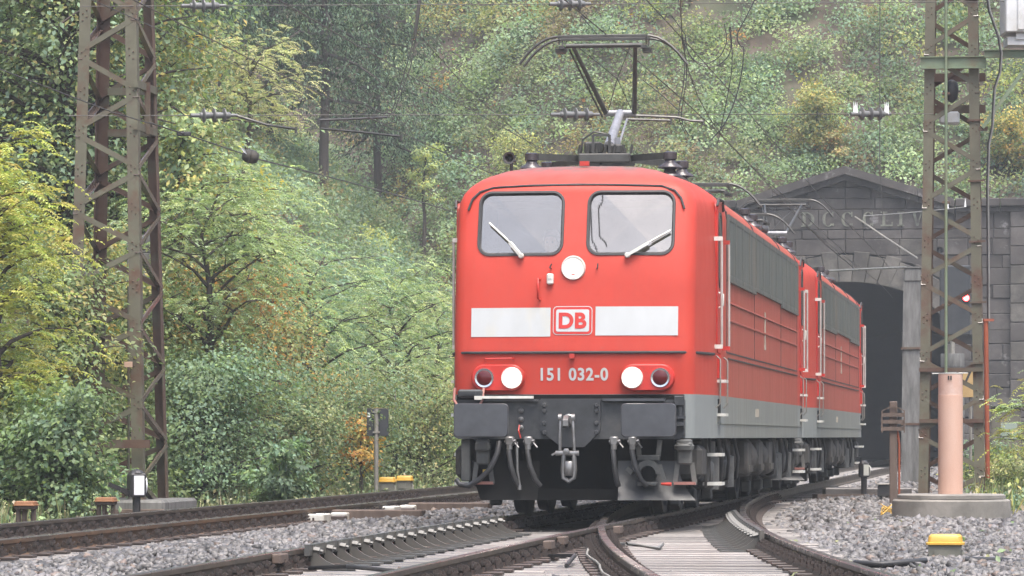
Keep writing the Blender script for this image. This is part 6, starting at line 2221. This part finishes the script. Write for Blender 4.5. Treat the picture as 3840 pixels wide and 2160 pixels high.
plant('birch_tree', 1930, 137, 4.2, 1.2, 'broad', ('yellowgreen', 'mixed', 'olive'), 'thin yellow green young birch left of the pantograph', T_, .15, 206, 36, 0.099)
plant('birch_tree', 1590, 140, 5.0, .6, 'broad', ('pale', 'yellowgreen'), 'single slim pale sapling on the slope left of the pantograph', T_, .5, 69, 27, 0.106)
plant('locust_tree', 3880, 59, 2.3, .55, 'pinnate', ('yellowgreen', 'pale'), 'yellow green locust branch reaching in at the right edge', B_, .45, 63, 72, .06)
plant('bramble_bush', 3745, 66, .95, .55, 'broad', ('green', 'olive', 'yellowgreen'), 'low bramble bush in front of the olive cabinet', B_, .05, 103, 36, 0.068)
plant('bramble_bush', 3690, 70, 1.1, .5, 'broad', ('green', 'blue'), 'green bush between the right mast and the cabinet', B_, .05, 92, 36, 0.068)
plant('bramble_bush', 3830, 62, .8, .5, 'broad', ('green', 'olive'), 'low green bush at the right edge below the cabinet', B_, .05, 92, 36, 0.061)
plant('bramble_bush', 3800, 53, .38, .35, 'broad', ('green', 'blue'), 'small weed clump right of the concrete ring', B_, .05, 57, 33, 0.053)


# scrub that covers the slopes and reads as one mass
def scrub(name, n, s0, s1, t0, t1, label, dens=1.0, margin=.02):
    s = rng.uniform(s0, s1, n); t = rng.uniform(t0, t1, n)
    z = hill_h(s, t)
    P = arr_tp(s, t, z)
    q = P[:, 0] / np.maximum(P[:, 1], 1)
    row = HOR - (P[:, 2] - EYE) / np.maximum(P[:, 1], 1) * F
    col = 1920 + q * F
    keep = (P[:, 1] > 30) & (np.abs(q) < .129 + margin) & (row > -260) & ((t < -8.0) | (s > 90) | (t > 8))
    bare = (col > 640) & (col < 1480) & (row > 120) & (row < 580) & (P[:, 1] > 100)
    thin = fbm(s * .12, t * .12, 77)
    keep &= ~(bare & (rng.random(n) < .45))
    keep &= rng.random(n) < np.clip(1.15 + 1.0 * thin, .45, 1)
    P, col, row, thin, s, t = P[keep], col[keep], row[keep], thin[keep], s[keep], t[keep]
    bare = bare[keep]
    ch = []
    hue = fbm(s * .09, t * .09, 55); hue2 = fbm(s * .25, t * .25, 91)
    for i in range(len(P)):
        Y = P[i, 1]
        r_ = rng.uniform(.35, 1.15) * (1 if Y > 70 else .8)
        if bare[i]: r_ *= .6
        hgt = r_ * rng.uniform(.7, 1.5)
        sz = .075 + .0004 * Y
        m = int(dens * np.clip(240 * r_ * r_ * (.12 / sz) ** 2 + 25, 25, 420))
        d = unit(rng.normal(0, 1, (m, 3))); d[:, 2] = np.abs(d[:, 2])
        rad = rng.uniform(.35, 1.0, (m, 1)) ** .6
        Q = P[i] + d * rad * np.array([r_, r_, hgt]) + rng.normal(0, .07, (m, 3))
        h, h2 = hue[i] + rng.normal(0, .12), hue2[i] + rng.normal(0, .18)
        if bare[i]: pal = ('brown', 'olive', 'green', 'mixed')
        elif h2 > .60: pal = ('orange', 'mixed', 'green')
        elif h2 > .46: pal = ('yellowgreen', 'olive', 'green')
        elif h2 < -.45: pal = ('brown', 'mixed')
        elif h > .12: pal = ('blue', 'pale')
        elif h > -.12: pal = ('green', 'blue')
        elif h > -.25: pal = ('green', 'mixed', 'blue')
        else: pal = ('blue', 'green', 'pale')
        base = pick(pal, 1, .15)
        C = (.72 * base + .28 * pick(pal, m, .12)) * rng.uniform(.72, 1.25)
        D = d * .5 + rng.normal(0, .6, (m, 3)) + np.array([0, 0, -.25])
        Nn = d * .9 + np.array([0, -.15, .6]) + rng.normal(0, .25, (m, 3))
        L = sz * rng.uniform(.6, 1.3, m)
        ch.append(leaf_quads(Q, D, Nn, L, L * rng.uniform(.27, .42, m), C))
    o = leaf_obj(name, ch, M['leaf'])
    return tag(o, label, 'scrub', kind='stuff')


scrub('bank_scrub', 5200, -12, 89, -40, -8.4, 'dense mixed shrubs covering the bank left of the tracks', .9)
scrub('hill_scrub', 7000, 89.6, 135, -52, 12, 'dense brambles and low shrubs covering the hill above the tunnel', 1.0)
scrub('unseen_bank_scrub', 300, -10, 80, 8.2, 30, 'shrubs on the added, unseen bank right of the tracks', .5, .25)  # out of view, grows on the bank added for its effect on light


# forest floor litter on the bare part of the slope
def litter(n):
    s = rng.uniform(60, 130, n); t = rng.uniform(-50, -8.5, n)
    P = arr_tp(s, t, hill_h(s, t) + .03)
    L = rng.uniform(.09, .2, n)
    C = pick(('brown', 'orange', 'olive', 'brown'), n, .25) * .8
    V = leaf_quads(P, rng.normal(0, 1, (n, 3)) * np.array([1, 1, .4]), np.array([-.5, -.5, .8]) + rng.normal(0, .4, (n, 3)), L, L * .4, C)
    tag(leaf_obj('leaf_litter', [V], M['leaf']), 'brown fallen leaves on the bare slope under the spruces', 'leaf litter', kind='stuff')


litter(40000)


# weeds and tall grass beside the tracks
def weeds(name, n, s0, s1, t0, t1, h0, h1, pal, label, leafy=.35):
    s = rng.uniform(s0, s1, n); t = rng.uniform(t0, t1, n)
    keep = rng.random(n) < np.clip(.6 + .9 * fbm(s * .5, t * .8, 13), .08, 1)
    keep &= ~((s > 7) & (s < 17) & (t > -8.8) & (t < -6))
    s, t = s[keep], t[keep]; n = len(s)
    z = np.maximum(hill_h(s, t), np.where(t > -7.2, ballast_h(s, t) - .05, -.45))
    P = arr_tp(s, t, z)
    hm = (h0 + (h1 - h0) * rng.random(n) ** 1.5) * (1 + .5 * fbm(s * .3, t * .4, 21))
    D = np.array([0, 0, 1.0]) + rng.normal(0, .22, (n, 3))
    Nn = rng.normal(0, 1, (n, 3)) * np.array([1, 1, .1])
    tone = (1 + .5 * fbm(s * .35, t * .5, 41))[:, None]
    C = pick(pal, n, .2) * tone
    ch = [leaf_quads(P, D, Nn, hm, np.full(n, .004) + hm * .004, C, .1)]
    m = int(n * leafy * 2.5)
    j = rng.integers(0, n, m)
    u = rng.uniform(.15, 1.0, m)
    Q = P[j] + unit(D[j]) * (hm[j] * u)[:, None] + rng.normal(0, .03, (m, 3))
    L = rng.uniform(.04, .10, m)
    ch.append(leaf_quads(Q, rng.normal(0, 1, (m, 3)) + np.array([0, 0, -.2]), np.array([0, -.3, 1.0]) + rng.normal(0, .4, (m, 3)), L, L * .3, pick((pal, 'green', 'olive') if isinstance(pal, str) else pal, m, .2) * tone[j]))
    return tag(leaf_obj(name, ch, M['grass']), label, 'grass', kind='stuff')


weeds('tall_grass', 34000, 0, 66, -11.0, -7.0, .12, .60, ('straw', 'olive', 'green'), 'tall straw coloured grass and weeds behind the left track', .9)
weeds('low_weeds', 9000, 2, 60, -7.2, -6.2, .08, .35, 'green', 'low green weeds along the edge of the left ballast', .8)
weeds('right_weeds', 5000, 8, 60, 3.9, 7.2, .12, .55, ('straw', 'yellowgreen', 'green'), 'pale grass and weeds around the olive cabinet', .6)
weeds('ballast_weeds', 160, -14, 10, 2.6, 5.0, .03, .12, 'green', 'tiny green weeds between the ballast stones at the right', .9)


# ------------------------------------------------------------------ rain haze
mb = MB()
mb.box(-310, 310, -110, 610, -1.6, 130)
hz = mb.build('haze', [], None)
hm_ = bpy.data.materials.new('rain_haze')
hm_.use_nodes = True
hn = hm_.node_tree
hn.nodes.remove(hn.nodes['Principled BSDF'])
pv = hn.nodes.new('ShaderNodeVolumePrincipled')
pv.inputs['Color'].default_value = (0.88, 0.95, 1.0, 1)
pv.inputs['Density'].default_value = 0.0007
pv.inputs['Anisotropy'].default_value = 0.1
hn.links.new(pv.outputs[0], hn.nodes['Material Output'].inputs['Volume'])
hz.data.materials.append(hm_)
tag(hz, 'thin pale rain haze over the whole valley', 'haze', kind='stuff')
